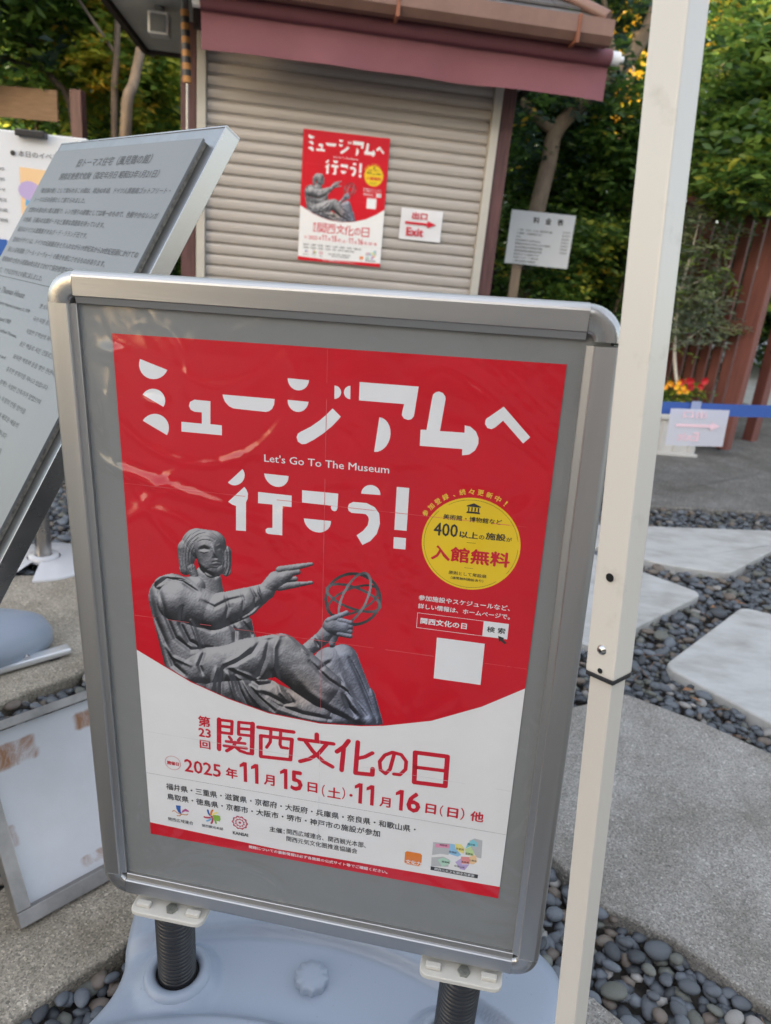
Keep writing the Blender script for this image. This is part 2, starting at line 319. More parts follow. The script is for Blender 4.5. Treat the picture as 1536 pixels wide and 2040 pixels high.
# ------------------------------------------------------------------ the printed poster (millimetres, x right, y down, from its top left corner)
WHITE=[[(32.98,27.02),(31.55,31.09),(31.18,35.22),(31.88,39.17),(33.62,42.72),(36.3,45.65),(39.75,47.8),(43.79,49.04),(48.16,49.3),(52.63,48.57),(56.93,46.88),(60.81,44.34),(64.05,41.09),(66.45,37.32)],[(33.32,68.53),(35.73,65.63),(38.75,63.26),(42.2,61.55),(45.88,60.62),(49.58,60.52),(53.08,61.24),(56.18,62.75),(58.7,64.96),(60.49,67.74),(61.45,70.93),(61.52,74.35),(60.7,77.79),(59.04,81.06)],[(31.24,99.96),(34.13,96.47),(37.73,93.62),(41.83,91.57),(46.19,90.45),(50.56,90.32),(54.68,91.18),(58.31,92.99),(61.25,95.64),(63.31,98.98),(64.39,102.81),(64.42,106.91),(63.4,111.04),(61.38,114.97)],[(98.16,69.43),(118.2,69.69),(117.16,96.88),(131.42,97.17),(131.03,109.06),(80.19,108.93),(80.81,97.12),(106.53,97.22),(106.91,83.72),(97.89,83.71),(93.25,81.85),(91.1,77.56),(92.73,72.43)],[(133.39,60.65),(196.41,61.02),(195.61,67.4),(193.12,72.68),(189.32,75.72),(185.52,76.76),(146.39,75.9),(140.68,73.6),(136.01,68.84),(134.05,64.06)],[(211.76,36.18),(211.97,39.22),(212.89,42.1),(214.47,44.65),(216.62,46.71),(219.21,48.18),(222.1,48.97),(225.11,49.03),(228.07,48.35),(230.81,46.98),(233.17,44.99),(235.01,42.51),(236.22,39.67),(236.74,36.64)],[(211.74,60.72),(211.87,63.79),(212.72,66.68),(214.22,69.25),(216.3,71.33),(218.83,72.8),(221.66,73.58),(224.63,73.63),(227.58,72.94),(230.32,71.55),(232.69,69.54),(234.57,67.03),(235.84,64.16),(236.42,61.11)],[(264.62,66.38),(274.52,75.08),(265.03,86.18),(254.1,96.25),(243.01,104.6),(233.67,110.26),(228.96,111.06),(224.22,108.5),(222.5,103.26),(224.18,98.86),(227.93,96.13),(239.11,89.66),(250.16,81.08),(257.43,74.14)],[(266.14,40.37),(267.99,40.49),(269.75,41.03),(271.31,41.97),(272.57,43.26),(273.47,44.81),(273.95,46.55),(273.99,48.36),(273.58,50.14),(272.75,51.79),(271.55,53.22),(270.03,54.33),(268.31,55.07),(266.46,55.39)],[(284.51,39.36),(282.74,39.66),(281.08,40.38),(279.62,41.48),(278.46,42.89),(277.66,44.52),(277.26,46.3),(277.29,48.1),(277.75,49.83),(278.6,51.39),(279.81,52.68),(281.3,53.64),(282.98,54.2),(284.76,54.33)],[(294.8,34.43),(361.0,34.54),(357.89,65.18),(357.66,67.4),(355.29,71.09),(351.31,72.34),(346.62,71.07),(344.03,67.6),(344.21,63.91),(345.94,55.0),(294.73,54.83)],[(318.77,71.9),(322.46,72.61),(325.8,74.46),(328.61,77.33),(330.72,81.06),(332.01,85.43),(332.4,90.18),(331.87,95.05),(330.46,99.75),(328.23,104.0),(325.33,107.55),(321.92,110.21),(318.2,111.82),(314.39,112.28)],[(372.68,81.81),(376.43,46.81),(377.36,41.89),(380.23,38.98),(383.77,38.18),(387.99,39.46),(390.75,43.0),(391.33,46.0),(387.71,81.81),(414.92,81.29),(414.61,73.07),(420.62,74.02),(427.33,78.93),(430.81,85.97),(431.19,92.4),(428.23,100.11),(422.32,105.33),(414.27,107.2),(414.05,99.91),(366.27,100.5),(366.07,82.01)],[(437.58,63.51),(454.75,49.2),(486.36,80.15),(479.43,87.7),(455.53,64.35),(447.65,72.62),(443.94,74.76),(439.4,73.87),(436.55,69.93),(436.53,65.76)],[(136.94,166.52),(139.03,168.15),(141.55,169.14),(144.34,169.44),(147.26,169.04),(150.12,167.94),(152.77,166.23),(155.04,163.99),(156.81,161.37),(157.97,158.5),(158.46,155.56),(158.25,152.72),(157.34,150.14),(155.8,147.97)],[(136.58,191.22),(157.67,170.03),(160.34,173.2),(162.24,178.09),(161.57,184.54),(159.45,189.34),(158.68,226.66),(145.81,227.19),(146.63,195.32),(141.49,194.02)],[(182.91,150.84),(183.53,154.41),(184.99,157.78),(187.2,160.75),(190.03,163.15),(193.33,164.84),(196.89,165.73),(200.52,165.75),(203.99,164.92),(207.12,163.27),(209.71,160.91),(211.62,157.97),(212.73,154.62),(212.99,151.06)],[(175.02,174.58),(216.91,174.93),(216.75,189.25),(205.43,189.19),(205.12,226.95),(186.97,227.17),(184.22,225.61),(183.9,221.89),(186.13,219.58),(192.73,218.64),(192.97,188.7),(174.81,188.81)],[(229.68,166.79),(273.73,166.51),(273.27,184.42),(272.11,187.79),(269.5,188.97),(266.49,187.86),(265.21,185.29),(265.5,182.56),(229.77,182.23)],[(232.23,201.99),(232.85,205.87),(234.41,209.52),(236.82,212.72),(239.94,215.29),(243.6,217.08),(247.57,217.99),(251.62,217.96),(255.53,216.99),(259.06,215.14),(262.02,212.52),(264.21,209.28),(265.53,205.61),(265.89,201.72)],[(301.16,163.67),(301.48,160.94),(302.44,158.35),(304.0,156.05),(306.05,154.17),(308.49,152.83),(311.17,152.1),(313.93,152.02),(316.62,152.61),(319.07,153.81),(321.15,155.58),(322.73,157.79),(323.73,160.33),(324.08,163.04)],[(291.84,174.92),(308.26,174.59),(317.88,178.72),(323.69,186.11),(325.08,198.53),(321.81,211.6),(314.36,221.63),(304.92,227.73),(297.49,216.24),(305.16,209.5),(310.47,201.98),(311.59,194.63),(310.59,191.14),(307.9,188.56),(304.42,188.22),(290.51,188.66),(286.96,186.53),(285.64,182.73),(287.07,177.92)],[(342.68,151.18),(357.29,151.08),(357.15,203.73),(342.58,203.95)],[(342.34,213.23),(356.97,212.98),(357.07,227.4),(342.53,227.67)]]
HEAD=[(7.2,[(114.87,506.86),(113.22,555.9)]),(5,[(114.85,507.56),(133.56,506.69),(132.37,527.15),(114.17,527.62)]),(5,[(114.52,517.38),(132.67,516.59)]),(7.2,[(162.93,505.29),(161.14,554.07)]),(5,[(161.13,554.79),(153.3,555.19)]),(5,[(162.93,505.29),(143.17,506.37),(142.38,526.39),(162.58,525.17)]),(5,[(142.62,516.55),(162.76,515.03)]),(5,[(128.77,532.74),(131.79,536.78)]),(5,[(145.06,531.53),(141.83,536.35)]),(5,[(124.13,541.02),(151.43,539.53)]),(5,[(120.73,548.77),(153.47,546.96)]),(5.5,[(137.35,540.01),(134.63,547.97),(124.29,556.7)]),(5.5,[(137.77,548.1),(143.93,553.02),(151.43,554.47)]),(6,[(170.54,509.47),(220.76,508.39)]),(6,[(174.35,522.68),(218.36,520.57),(216.27,553.95),(173.89,556.66),(174.35,522.68)]),(5,[(188.9,508.95),(187.8,530.01),(182.47,540.14)]),(5,[(202.6,509.25),(201.59,531.67),(203.41,536.24),(212.29,535.99)]),(7,[(252.85,506.35),(252.97,515.26)]),(6,[(228.34,518.39),(276.26,517.17)]),(6.5,[(266.48,519.67),(255.66,536.62),(242.79,547.83),(230.05,554.15)]),(6.5,[(237.41,520.19),(248.1,534.55),(262.77,548.24),(275.54,554.24)]),(7,[(296.45,508.65),(290.82,518.6),(280.98,528.72)]),(7,[(290.02,522.19),(288.24,557.43)]),(7,[(309.06,508.38),(307.41,558.28),(330.52,556.56),(330.74,547.06)]),(6,[(329.44,521.68),(319.48,529.76),(308.44,534.63)]),(5.5,[(358.6,517.22),(354.05,543.23),(348.28,551.33),(341.3,546.4),(339.58,533.54),(346.07,521.98),(356.21,515.62),(367.83,517.18),(374.98,526.76),(374.79,539.2),(367.77,549.25),(359.63,549.8)]),(7,[(386.1,510.34),(428.23,508.8),(428.8,555.58),(387.43,557.58),(386.1,510.34)]),(6,[(387.16,533.35),(428.2,531.55)])]
TEXTS=[("Let's Go To The Museum", 183.23, 126.89, 333.03, 136.24, 'w', 0.012), ('美術館・博物館など', 398.76, 177.78, 465.98, 184.36, 'k', 0.02), ('400', 388.82, 189.0, 416.85, 205.23, 'k', 0.018), ('以上', 418.64, 196.41, 440.65, 204.84, 'k', 0.03), ('の', 441.5, 199.01, 447.86, 204.36, 'k', 0.02), ('施設', 449.12, 194.78, 472.19, 203.68, 'k', 0.03), ('が', 472.75, 198.18, 479.23, 203.62, 'k', 0.02), ('入館無料', 387.6, 216.88, 479.7, 236.09, 'r', 0.035), ('原則として常設展', 410.11, 247.53, 454.63, 252.1, 'k', 0.015), ('（通常無料施設あり）', 413.18, 254.43, 451.62, 258.19, 'k', 0.015), ('参加施設やスケジュールなど、', 376.74, 283.62, 485.86, 290.78, 'w', 0.02), ('詳しい情報は、ホームページで。', 376.74, 294.95, 487.0, 301.89, 'w', 0.02), ('関西文化の日', 380.78, 313.69, 437.48, 322.1, 'w', 0.035), ('検 索', 461.44, 313.97, 483.47, 321.95, 'k', 0.025), ('第', 84.09, 505.33, 102.09, 522.63, 'r', 0.03), ('23', 83.91, 525.16, 102.07, 539.82, 'r', 0.03), ('回', 84.97, 544.7, 100.72, 558.83, 'r', 0.03), ('開催日', 34.13, 589.88, 51.77, 596.26, 'r', 0.03), ('2025', 60.03, 581.54, 114.88, 603.47, 'r', 0.018), ('年', 122.06, 583.99, 139.6, 601.93, 'r', 0.03), ('11', 142.8, 570.5, 170.11, 603.67, 'r', 0.018), ('月', 178.12, 584.9, 193.77, 602.76, 'r', 0.03), ('15', 201.51, 570.46, 234.05, 604.26, 'r', 0.018), ('日', 240.94, 585.6, 255.05, 602.12, 'r', 0.03), ('（', 261.41, 585.84, 265.59, 606.25, 'r', 0.01), ('土', 269.41, 587.79, 288.22, 605.66, 'r', 0.02), ('）', 289.94, 584.93, 294.31, 604.94, 'r', 0.01), ('11', 307.38, 573.57, 334.29, 607.21, 'r', 0.018), ('月', 342.36, 589.86, 357.61, 606.23, 'r', 0.03), ('16', 363.89, 573.32, 398.23, 607.25, 'r', 0.018), ('日', 405.12, 588.18, 419.48, 604.31, 'r', 0.03), ('（', 424.33, 587.14, 428.95, 605.55, 'r', 0.01), ('日', 434.55, 588.46, 449.13, 604.5, 'r', 0.03), ('）', 452.23, 585.88, 457.39, 606.01, 'r', 0.01), ('他', 465.23, 587.7, 483.05, 604.41, 'r', 0.03), ('福井県・三重県・滋賀県・京都府・大阪府・兵庫県・奈良県・和歌山県・', 29.88, 629.06, 394.27, 640.77, 'k', 0.015), ('鳥取県・徳島県・京都市・大阪市・堺市・神戸市の施設が参加', 30.42, 647.05, 345.51, 658.43, 'k', 0.015), ('主催：', 185.52, 673.8, 208.37, 683.25, 'k', 0.02), ('関西広域連合、関西観光本部、', 211.25, 672.53, 326.44, 682.31, 'k', 0.01), ('関西元気文化圏推進協議会', 210.76, 685.88, 314.5, 695.28, 'k', 0.01), ('関西広域連合', 29.77, 690.54, 69.05, 696.7, 'k', 0.01), ('UNION OF KANSAI GOVERNMENTS', 29.62, 696.61, 68.55, 698.12, 'p', 0.01), ('関西観光本部', 82.63, 691.78, 115.12, 697.02, 'k', 0.01), ('KANSAI', 129.98, 694.55, 152.98, 700.47, 'k', 0.03), ('文化力', 383.47, 688.69, 405.51, 696.32, 'w', 0.03), ('関西元気文化圏参加事業', 424.42, 693.88, 479.46, 698.49, 'w', 0.01), ('開館についての最新情報は必ず各施設の公式サイト等でご確認ください。', 154.12, 715.09, 359.0, 720.75, 'w', 0.02), ('鳥取県', 428.1, 651.37, 439.1, 654.76, 'k', 0.01), ('福井県', 465.56, 641.86, 475.9, 645.4, 'k', 0.01), ('京都府', 450.93, 652.86, 461.54, 656.45, 'k', 0.01), ('兵庫県', 441.68, 660.51, 452.51, 663.92, 'k', 0.01), ('滋賀県', 464.03, 658.33, 474.45, 661.92, 'k', 0.01), ('徳島県', 433.32, 679.55, 443.95, 683.01, 'k', 0.01), ('奈良県', 459.63, 673.8, 470.14, 677.24, 'k', 0.01), ('和歌山県', 450.98, 683.1, 465.27, 686.54, 'k', 0.01), ('三重県', 470.13, 668.88, 480.12, 671.89, 'k', 0.01)]
MK={'circ':(433.22,211.17),'cl':(375.75,217.98),'cr':(489.14,204.54),'ct':(428.54,155.26),'cb':(438.09,269.42),'icon':(432.55,167.82),'iconL':(424.6,168.68),'iconR':(440.54,167.61),'iconT':(432.38,161.46),'iconB':(432.71,174.08),'arcS':(376.37,176.67),'arcE':(459.83,151.72),'box':[(376.63,308.04),(486.59,307.77),(486.45,328.2),(376.22,328.07)],'div':[(456.44,308.75),(457.21,327.66)],'qr':[(402.32,338.14),(460.51,338.27),(461.27,396.0),(402.45,395.76)],'cursor':[(475.54,324.97),(477.46,332.92),(479.4,331.46),(484.16,335.17),(486.57,333.33),(481.74,328.9),(483.1,326.93)],'dash1':[(427.98,210.17),(438.61,209.72)],'dash2':[(428.01,241.76),(438.19,241.87)],'dot':(302.56,596.06),'lc':(42.77,592.2),'line':[(20.69,618.17),(258.32,615.01),(495.22,618.2)],'logo1':(49.15,675.69),'logo2':(98.24,675.82),'logo3':(141.0,677.92),'logr':(154.12,675.1),'orange':[(381.56,675.34),(404.99,673.52),(405.57,696.23),(382.1,697.5)],'mapbox':[(419.31,650.47),(484.71,633.3),(485.26,666.4),(418.09,673.63)],'mapbar':[(418.91,693.54),(484.05,692.79),(484.48,699.55),(419.0,699.79)],'bandT':[(0.08,706.73),(201.64,715.21),(276.02,711.41),(514.92,707.46)],'curve':[(-1.46,416.49),(37.42,435.23),(75.99,454.42),(128.82,471.99),(186.07,485.09),(257.15,488.77),(312.24,482.88),(341.53,477.26),(403.61,458.59),(464.92,427.02),(515.73,391.69)],'artH':[[0.23305114,-0.01848498,19.113003],[-0.014330802,0.20895233,217.36863],[5.0589242e-05,-8.6513079e-05,1.0]]}
MAPP=[('g',[(419.34,650.87),(443.04,648.61),(445.44,659.22),(441.28,668.33),(429.97,668.86),(419.21,673.37)]),('g',[(467.73,638.07),(474.4,632.6),(484.76,633.88),(485.87,664.23),(479.45,663.67),(472.18,653.16)]),('g',[(418.84,677.58),(435.12,672.81),(443.47,676.03),(442.77,688.59),(419.37,693.01)]),('pk',[(422.41,653.23),(441.53,649.96),(442.32,656.26),(422.82,659.24)]),('bl',[(442.25,648.79),(448.63,648.37),(450.27,655.08),(458.7,664.35),(454.2,668.44),(441.92,666.13)]),('ye',[(449.03,647.27),(457.28,646.43),(462.62,653.3),(461.69,661.63),(454.28,659.25),(450.58,655.01)]),('cy',[(465.72,642.53),(472.2,634.68),(478.95,639.57),(479.5,645.87),(470.03,646.59),(463.37,652.73)]),('lg',[(462.96,653.63),(470.08,647.18),(475.64,656.42),(475.36,662.57),(465.0,662.91)]),('or',[(469.96,664.83),(478.32,659.86),(480.92,671.49),(476.56,676.6),(471.75,676.69)]),('rd',[(458.62,667.43),(470.01,665.43),(471.44,676.76),(459.9,679.44)]),('pu',[(451.73,678.24),(458.86,670.44),(460.77,680.27),(471.05,677.88),(465.55,689.48),(459.04,688.94)]),('gr',[(427.48,679.72),(435.2,673.82),(445.21,677.69),(444.07,684.15),(434.76,690.47)])]

LAY = 0.00012
def seg_dist(X, Y, a, b):
    ax, ay = a; bx, by = b; dx, dy = bx - ax, by - ay; L = dx * dx + dy * dy + 1e-9
    t = np.clip(((X - ax) * dx + (Y - ay) * dy) / L, 0, 1)
    return np.hypot(X - ax - t * dx, Y - ay - t * dy), t
def pl_dist(X, Y, pts):
    d = np.full(X.shape, 1e9); T = np.zeros(X.shape); n = len(pts) - 1
    for i in range(n):
        q, t = seg_dist(X, Y, pts[i], pts[i + 1]); k = q < d
        d = np.where(k, q, d); T = np.where(k, (i + t) / n, T)
    return d, T
def vnoise(X, Y, s, seed):
    g = np.random.RandomState(seed).rand(200, 200)
    x, y = X / s, Y / s; xi, yi = np.floor(x).astype(int), np.floor(y).astype(int); fx, fy = x - xi, y - yi
    fx, fy = fx * fx * (3 - 2 * fx), fy * fy * (3 - 2 * fy); q = lambda i, j: g[i % 200, j % 200]
    return (q(xi, yi) * (1 - fx) + q(xi + 1, yi) * fx) * (1 - fy) + (q(xi, yi + 1) * (1 - fx) + q(xi + 1, yi + 1) * fx) * fy
def statue_picture():
    """a plain generic stone figure, as flat print: grey tones on a fine grid"""
    S = 3.2
    X, Y = np.meshgrid(np.arange(20, 1460, S), np.arange(50, 1290, S))
    H = np.full(X.shape, -1e3)
    def cap(a, ra, b, rb, base=0.0, sq=1.0):
        nonlocal H
        d, t = seg_dist(X, Y, a, b); r = ra + (rb - ra) * t
        h = np.where(d < r, base + sq * np.sqrt(np.maximum(r * r - d * d, 0)), -1e3)
        H = np.maximum(H, h)
    # far leg and cloth
    cap((1190, 870), 95, (1330, 1230), 95, -70); cap((1120, 900), 110, (1240, 1190), 110, -60); cap((1300, 1100), 90, (1350, 1240), 80, -80)
    # trunk
    cap((190, 500), 140, (300, 900), 150, -20); cap((300, 560), 150, (480, 780), 140, -40); cap((560, 700), 120, (600, 760), 90, -90)
    cap((240, 830), 100, (330, 1000), 120, 0)
    # lower cloth
    cap((430, 1010), 110, (740, 1090), 110, 0); cap((700, 1080), 110, (1060, 1190), 75, 0); cap((1000, 1200), 60, (1360, 1235), 30, 0)
    # near leg
    cap((330, 920), 120, (790, 845), 128, 35); cap((830, 840), 128, (1080, 1040), 112, 40); cap((1080, 1040), 112, (1340, 1225), 45, 25)
    # near arm
    cap((230, 520), 130, (430, 590), 110, 70); cap((430, 590), 105, (620, 530), 88, 90); cap((620, 530), 88, (745, 465), 52, 95)
    cap((740, 455), 44, (800, 400), 56, 100); cap((800, 400), 50, (865, 372), 38, 105)
    cap((820, 340), 24, (925, 322), 20, 112); cap((925, 322), 20, (1010, 305), 12, 112)
    cap((830, 368), 22, (930, 352), 18, 115); cap((835, 400), 20, (915, 392), 16, 112); cap((820, 440), 26, (930, 425), 19, 108); cap((930, 425), 17, (1010, 415), 11, 106)
    # far arm and hand
    cap((960, 830), 42, (1080, 735), 46, 10); cap((1075, 735), 44, (1130, 680), 52, 20); cap((1130, 670), 58, (1200, 680), 54, 30)
    for k in range(4): cap((1170, 635 + 27 * k), 17, (1238, 650 + 27 * k), 15, 62)
    cap((1110, 640), 20, (1215, 592), 16, 60); cap((1150, 700), 34, (1130, 775), 20, 25)
    # neck, head, plain short-waved hair
    cap((400, 370), 74, (410, 470), 84, 10); cap((130, 420), 45, (330, 440), 62, 60)
    cap((335, 185), 92, (425, 190), 84, 30); cap((280, 215), 62, (272, 330), 42, 40); cap((300, 330), 30, (318, 372), 24, 60); cap((498, 235), 42, (508, 350), 30, 10)
    cap((400, 205), 84, (418, 292), 76, 86); cap((425, 335), 50, (455, 335), 40, 104)
    H0 = H.copy(); inside = H > -900
    def crease(pts, w, amp):
        nonlocal H
        d, t = pl_dist(X, Y, pts); prof = np.sin(np.pi * np.clip(t * 0.94 + 0.03, 0, 1)) ** 0.5
        H = H + 1.45 * amp * np.exp(-(d / w) ** 2) * prof
    # cloth folds
    folds = [([(60, 470), (90, 620), (150, 760), (190, 900)], 14, -26), ([(110, 450), (150, 600), (210, 740), (300, 810), (420, 800)], 13, -30), ([(250, 560), (240, 660), (290, 760), (370, 800)], 12, -30),
        ([(300, 640), (330, 720), (350, 800)], 10, 24), ([(330, 660), (420, 690), (520, 660), (640, 590), (700, 540)], 14, -30), ([(360, 520), (440, 560), (520, 520), (600, 500)], 11, -14), ([(500, 480), (520, 560), (500, 640)], 10, -14),
        ([(590, 460), (610, 520), (600, 600)], 8, -10), ([(650, 440), (680, 500), (670, 570)], 8, -12), ([(70, 420), (150, 360), (250, 380), (350, 450)], 13, 22), ([(90, 440), (160, 390), (250, 410), (340, 470)], 9, -24),
        ([(380, 820), (350, 900), (370, 950)], 11, -30), ([(180, 830), (200, 900), (270, 960)], 12, -26), ([(150, 780), (190, 850), (300, 900)], 9, 18), ([(820, 730), (790, 800), (790, 920), (830, 1060), (880, 1110)], 16, 30),
        ([(760, 760), (740, 860), (700, 960), (640, 1010)], 14, -30), ([(700, 770), (660, 830), (560, 890), (500, 910)], 12, -26), ([(650, 790), (580, 850), (500, 890)], 10, 18), ([(790, 940), (770, 1010), (700, 1020), (600, 960), (500, 920)], 15, -38),
        ([(700, 990), (640, 960), (560, 930)], 9, 22), ([(860, 1060), (900, 1120), (850, 1130), (760, 1080), (700, 1060)], 13, -34), ([(720, 1080), (820, 1140), (960, 1190), (1120, 1220)], 12, -28), ([(900, 940), (1000, 1060), (1130, 1150), (1260, 1220)], 22, 12),
        ([(450, 920), (430, 1000), (420, 1080)], 12, 26), ([(490, 930), (480, 1010), (480, 1110)], 11, -34), ([(520, 940), (540, 1030), (570, 1130)], 10, 22), ([(560, 960), (590, 1050), (640, 1150)], 11, -34), ([(600, 980), (650, 1070), (720, 1160)], 10, 20), ([(640, 1020), (700, 1090), (790, 1170)], 11, -34),
        ([(1000, 880), (1080, 960), (1110, 990), (1220, 1060), (1330, 1200)], 12, -34), ([(1120, 880), (1050, 930)], 12, -18), ([(1230, 860), (1290, 980), (1340, 1100), (1390, 1230)], 10, -20), ([(1180, 960), (1230, 1060), (1300, 1190)], 12, 18), ([(1280, 830), (1340, 980), (1400, 1160)], 9, 14), ([(1200, 1070), (1230, 1150), (1270, 1200)], 14, -50),
        ([(700, 700), (720, 740), (860, 720), (940, 800)], 10, 12), ([(520, 640), (560, 700), (560, 760)], 12, -30), ([(590, 630), (640, 690), (660, 740)], 12, -26),
        ([(690, 425), (700, 470), (720, 510)], 7, 14), ([(1030, 750), (1050, 790)], 8, -24), ([(950, 800), (990, 840)], 8, 12),
        # jaw, lids, nose, mouth, plainly
        ([(345, 202), (378, 188), (410, 202)], 8, 9), ([(350, 220), (378, 214), (404, 222)], 8, -17), ([(356, 230), (378, 236), (400, 230)], 4, 8), ([(452, 200), (472, 190), (490, 200)], 6, 8), ([(455, 216), (472, 211), (488, 218)], 7, -15), ([(428, 200), (440, 240), (455, 262)], 9, 20), ([(432, 268), (452, 272)], 5, -14),
        ([(425, 296), (450, 290), (475, 298)], 4, -12), ([(425, 312), (450, 314), (470, 310)], 5, -7), ([(330, 300), (380, 350), (440, 380), (490, 360)], 9, -20)]
    for pts, w, a in folds: crease(pts, w, a * (.55 if len(pts) == 3 and 330 < pts[0][0] < 500 and pts[0][1] < 330 else 1))
    # wavy hair strands
    hm = (np.hypot((X - 262) / 62, (Y - 260) / 120) < 1) | (np.hypot((X - 375) / 150, (Y - 122) / 52) < 1) | (np.hypot((X - 515) / 36, (Y - 290) / 90) < 1)
    hr = np.hypot((X - 385) / 1.0, (Y - 270) / 1.25)
    H = H + np.where(hm, 3.2 * np.sin(hr * 0.36 + 2.2 * vnoise(X, Y, 40, 8) + 1.2 * np.sin(Y * .03)) + 2 * np.sin(hr * .83 + 3 * vnoise(X, Y, 25, 7)), 0)
    H = H + 5 * (vnoise(X, Y, 60, 1) - 0.5) + 1.6 * (vnoise(X * 1.0, Y, 22, 2) - 0.5) + 1.6 * (vnoise(X, Y, 8, 3) - 0.5)
    gy, gx = np.gradient(np.where(inside, H, 0), S)
    gx, gy = np.clip(gx, -2.2, 2.2), np.clip(gy, -2.2, 2.2)
    nz = 1 / np.sqrt(1 + gx * gx + gy * gy); nx, ny = -gx * nz, -gy * nz
    lx, ly, lz = -0.30, -0.72, 0.62
    sh = np.clip(nx * lx + ny * ly + nz * lz, 0, 1)
    rim = np.clip(nx * 0.8 + ny * 0.1 + nz * 0.2, 0, 1)
    val = 0.014 + 0.56 * sh ** 2.2 + 0.05 * rim
    val *= 0.72 + 0.6 * vnoise(X, Y, 38, 5) * (0.6 + 0.6 * vnoise(X + Y * .3, Y * 0.3, 7, 6))
    val = np.clip(val, 0.01, 0.48)
    blue = np.clip((X - 950) / 400, 0, 1) * 0.6 + 0.35 * (1 - sh)
    warm = np.exp(-((X - 950) / 230) ** 2 - ((Y - 1060) / 110) ** 2)
    colr = np.stack([val * (1 - 0.22 * blue + 0.16 * warm), val * (1 - 0.05 * blue), val * (1.03 + 0.40 * blue - 0.14 * warm)], -1)
    # clip below the arc of the white field
    cx_ = [0, 140, 300, 520, 760, 1060, 1300, 1460]; cy_ = [820, 905, 1000, 1100, 1185, 1245, 1260, 1256]
    inside &= Y < np.interp(X, cx_, cy_) - 4
    # a ball of hoops in the raised hand
    def hoop(cx, cy, a, b, rot, w, tone):
        nonlocal inside
        c, s_ = math.cos(rot), math.sin(rot); tt = np.linspace(0, 2 * math.pi, 41)
        el = [(cx + a * math.cos(t) * c - b * math.sin(t) * s_, cy + a * math.cos(t) * s_ + b * math.sin(t) * c) for t in tt]
        d_, th = pl_dist(X, Y, el); k = d_ < w * 1.05
        k &= ~inside
        th = th * 2 * math.pi; tn = tone * (0.75 + 0.45 * np.sin(th * 2 + rot * 3 + 1) + 0.25 * vnoise(X, Y, 10, 9))
        for q, m in enumerate((0.95, 1.0, 1.08)): colr[..., q] = np.where(k, tn * m, colr[..., q])
        ins2[...] |= k
    ins2 = np.zeros(inside.shape, bool)
    hoop(1252, 512, 160, 150, 0.0, 10, 0.06); hoop(1255, 505, 165, 62, 0.35, 9, 0.13); hoop(1250, 520, 158, 70, -0.4, 8, 0.08); hoop(1262, 505, 70, 160, 0.45, 8, 0.22)
    inside |= ins2
    Hm = np.array(MK['artH']); P = np.stack([X, Y, np.ones(X.shape)], -1) @ Hm.T
    px_, py_ = P[..., 0] / P[..., 2], P[..., 1] / P[..., 2]
    cell = inside[:-1, :-1] & inside[1:, :-1] & inside[:-1, 1:] & inside[1:, 1:]
    idx = -np.ones(X.shape, int); used = np.zeros(X.shape, bool)
    for a in (0, 1):
        for b in (0, 1): used[a:a + cell.shape[0], b:b + cell.shape[1]] |= cell
    idx[used] = np.arange(used.sum())
    i, j = np.nonzero(cell)
    faces = np.stack([idx[i + 1, j], idx[i + 1, j + 1], idx[i, j + 1], idx[i, j]], -1)
    return px_[used], py_[used], faces, colr[used]
mp_ = bpy.data.materials.new('printed_photograph'); mp_.use_nodes = True
_a = mp_.node_tree.nodes.new('ShaderNodeVertexColor'); _a.layer_name = 'print'
mp_.node_tree.links.new(_a.outputs[0], mp_.node_tree.nodes['Principled BSDF'].inputs['Base Color']); mp_.node_tree.nodes['Principled BSDF'].inputs['Roughness'].default_value = 0.4
M['photo'] = mp_

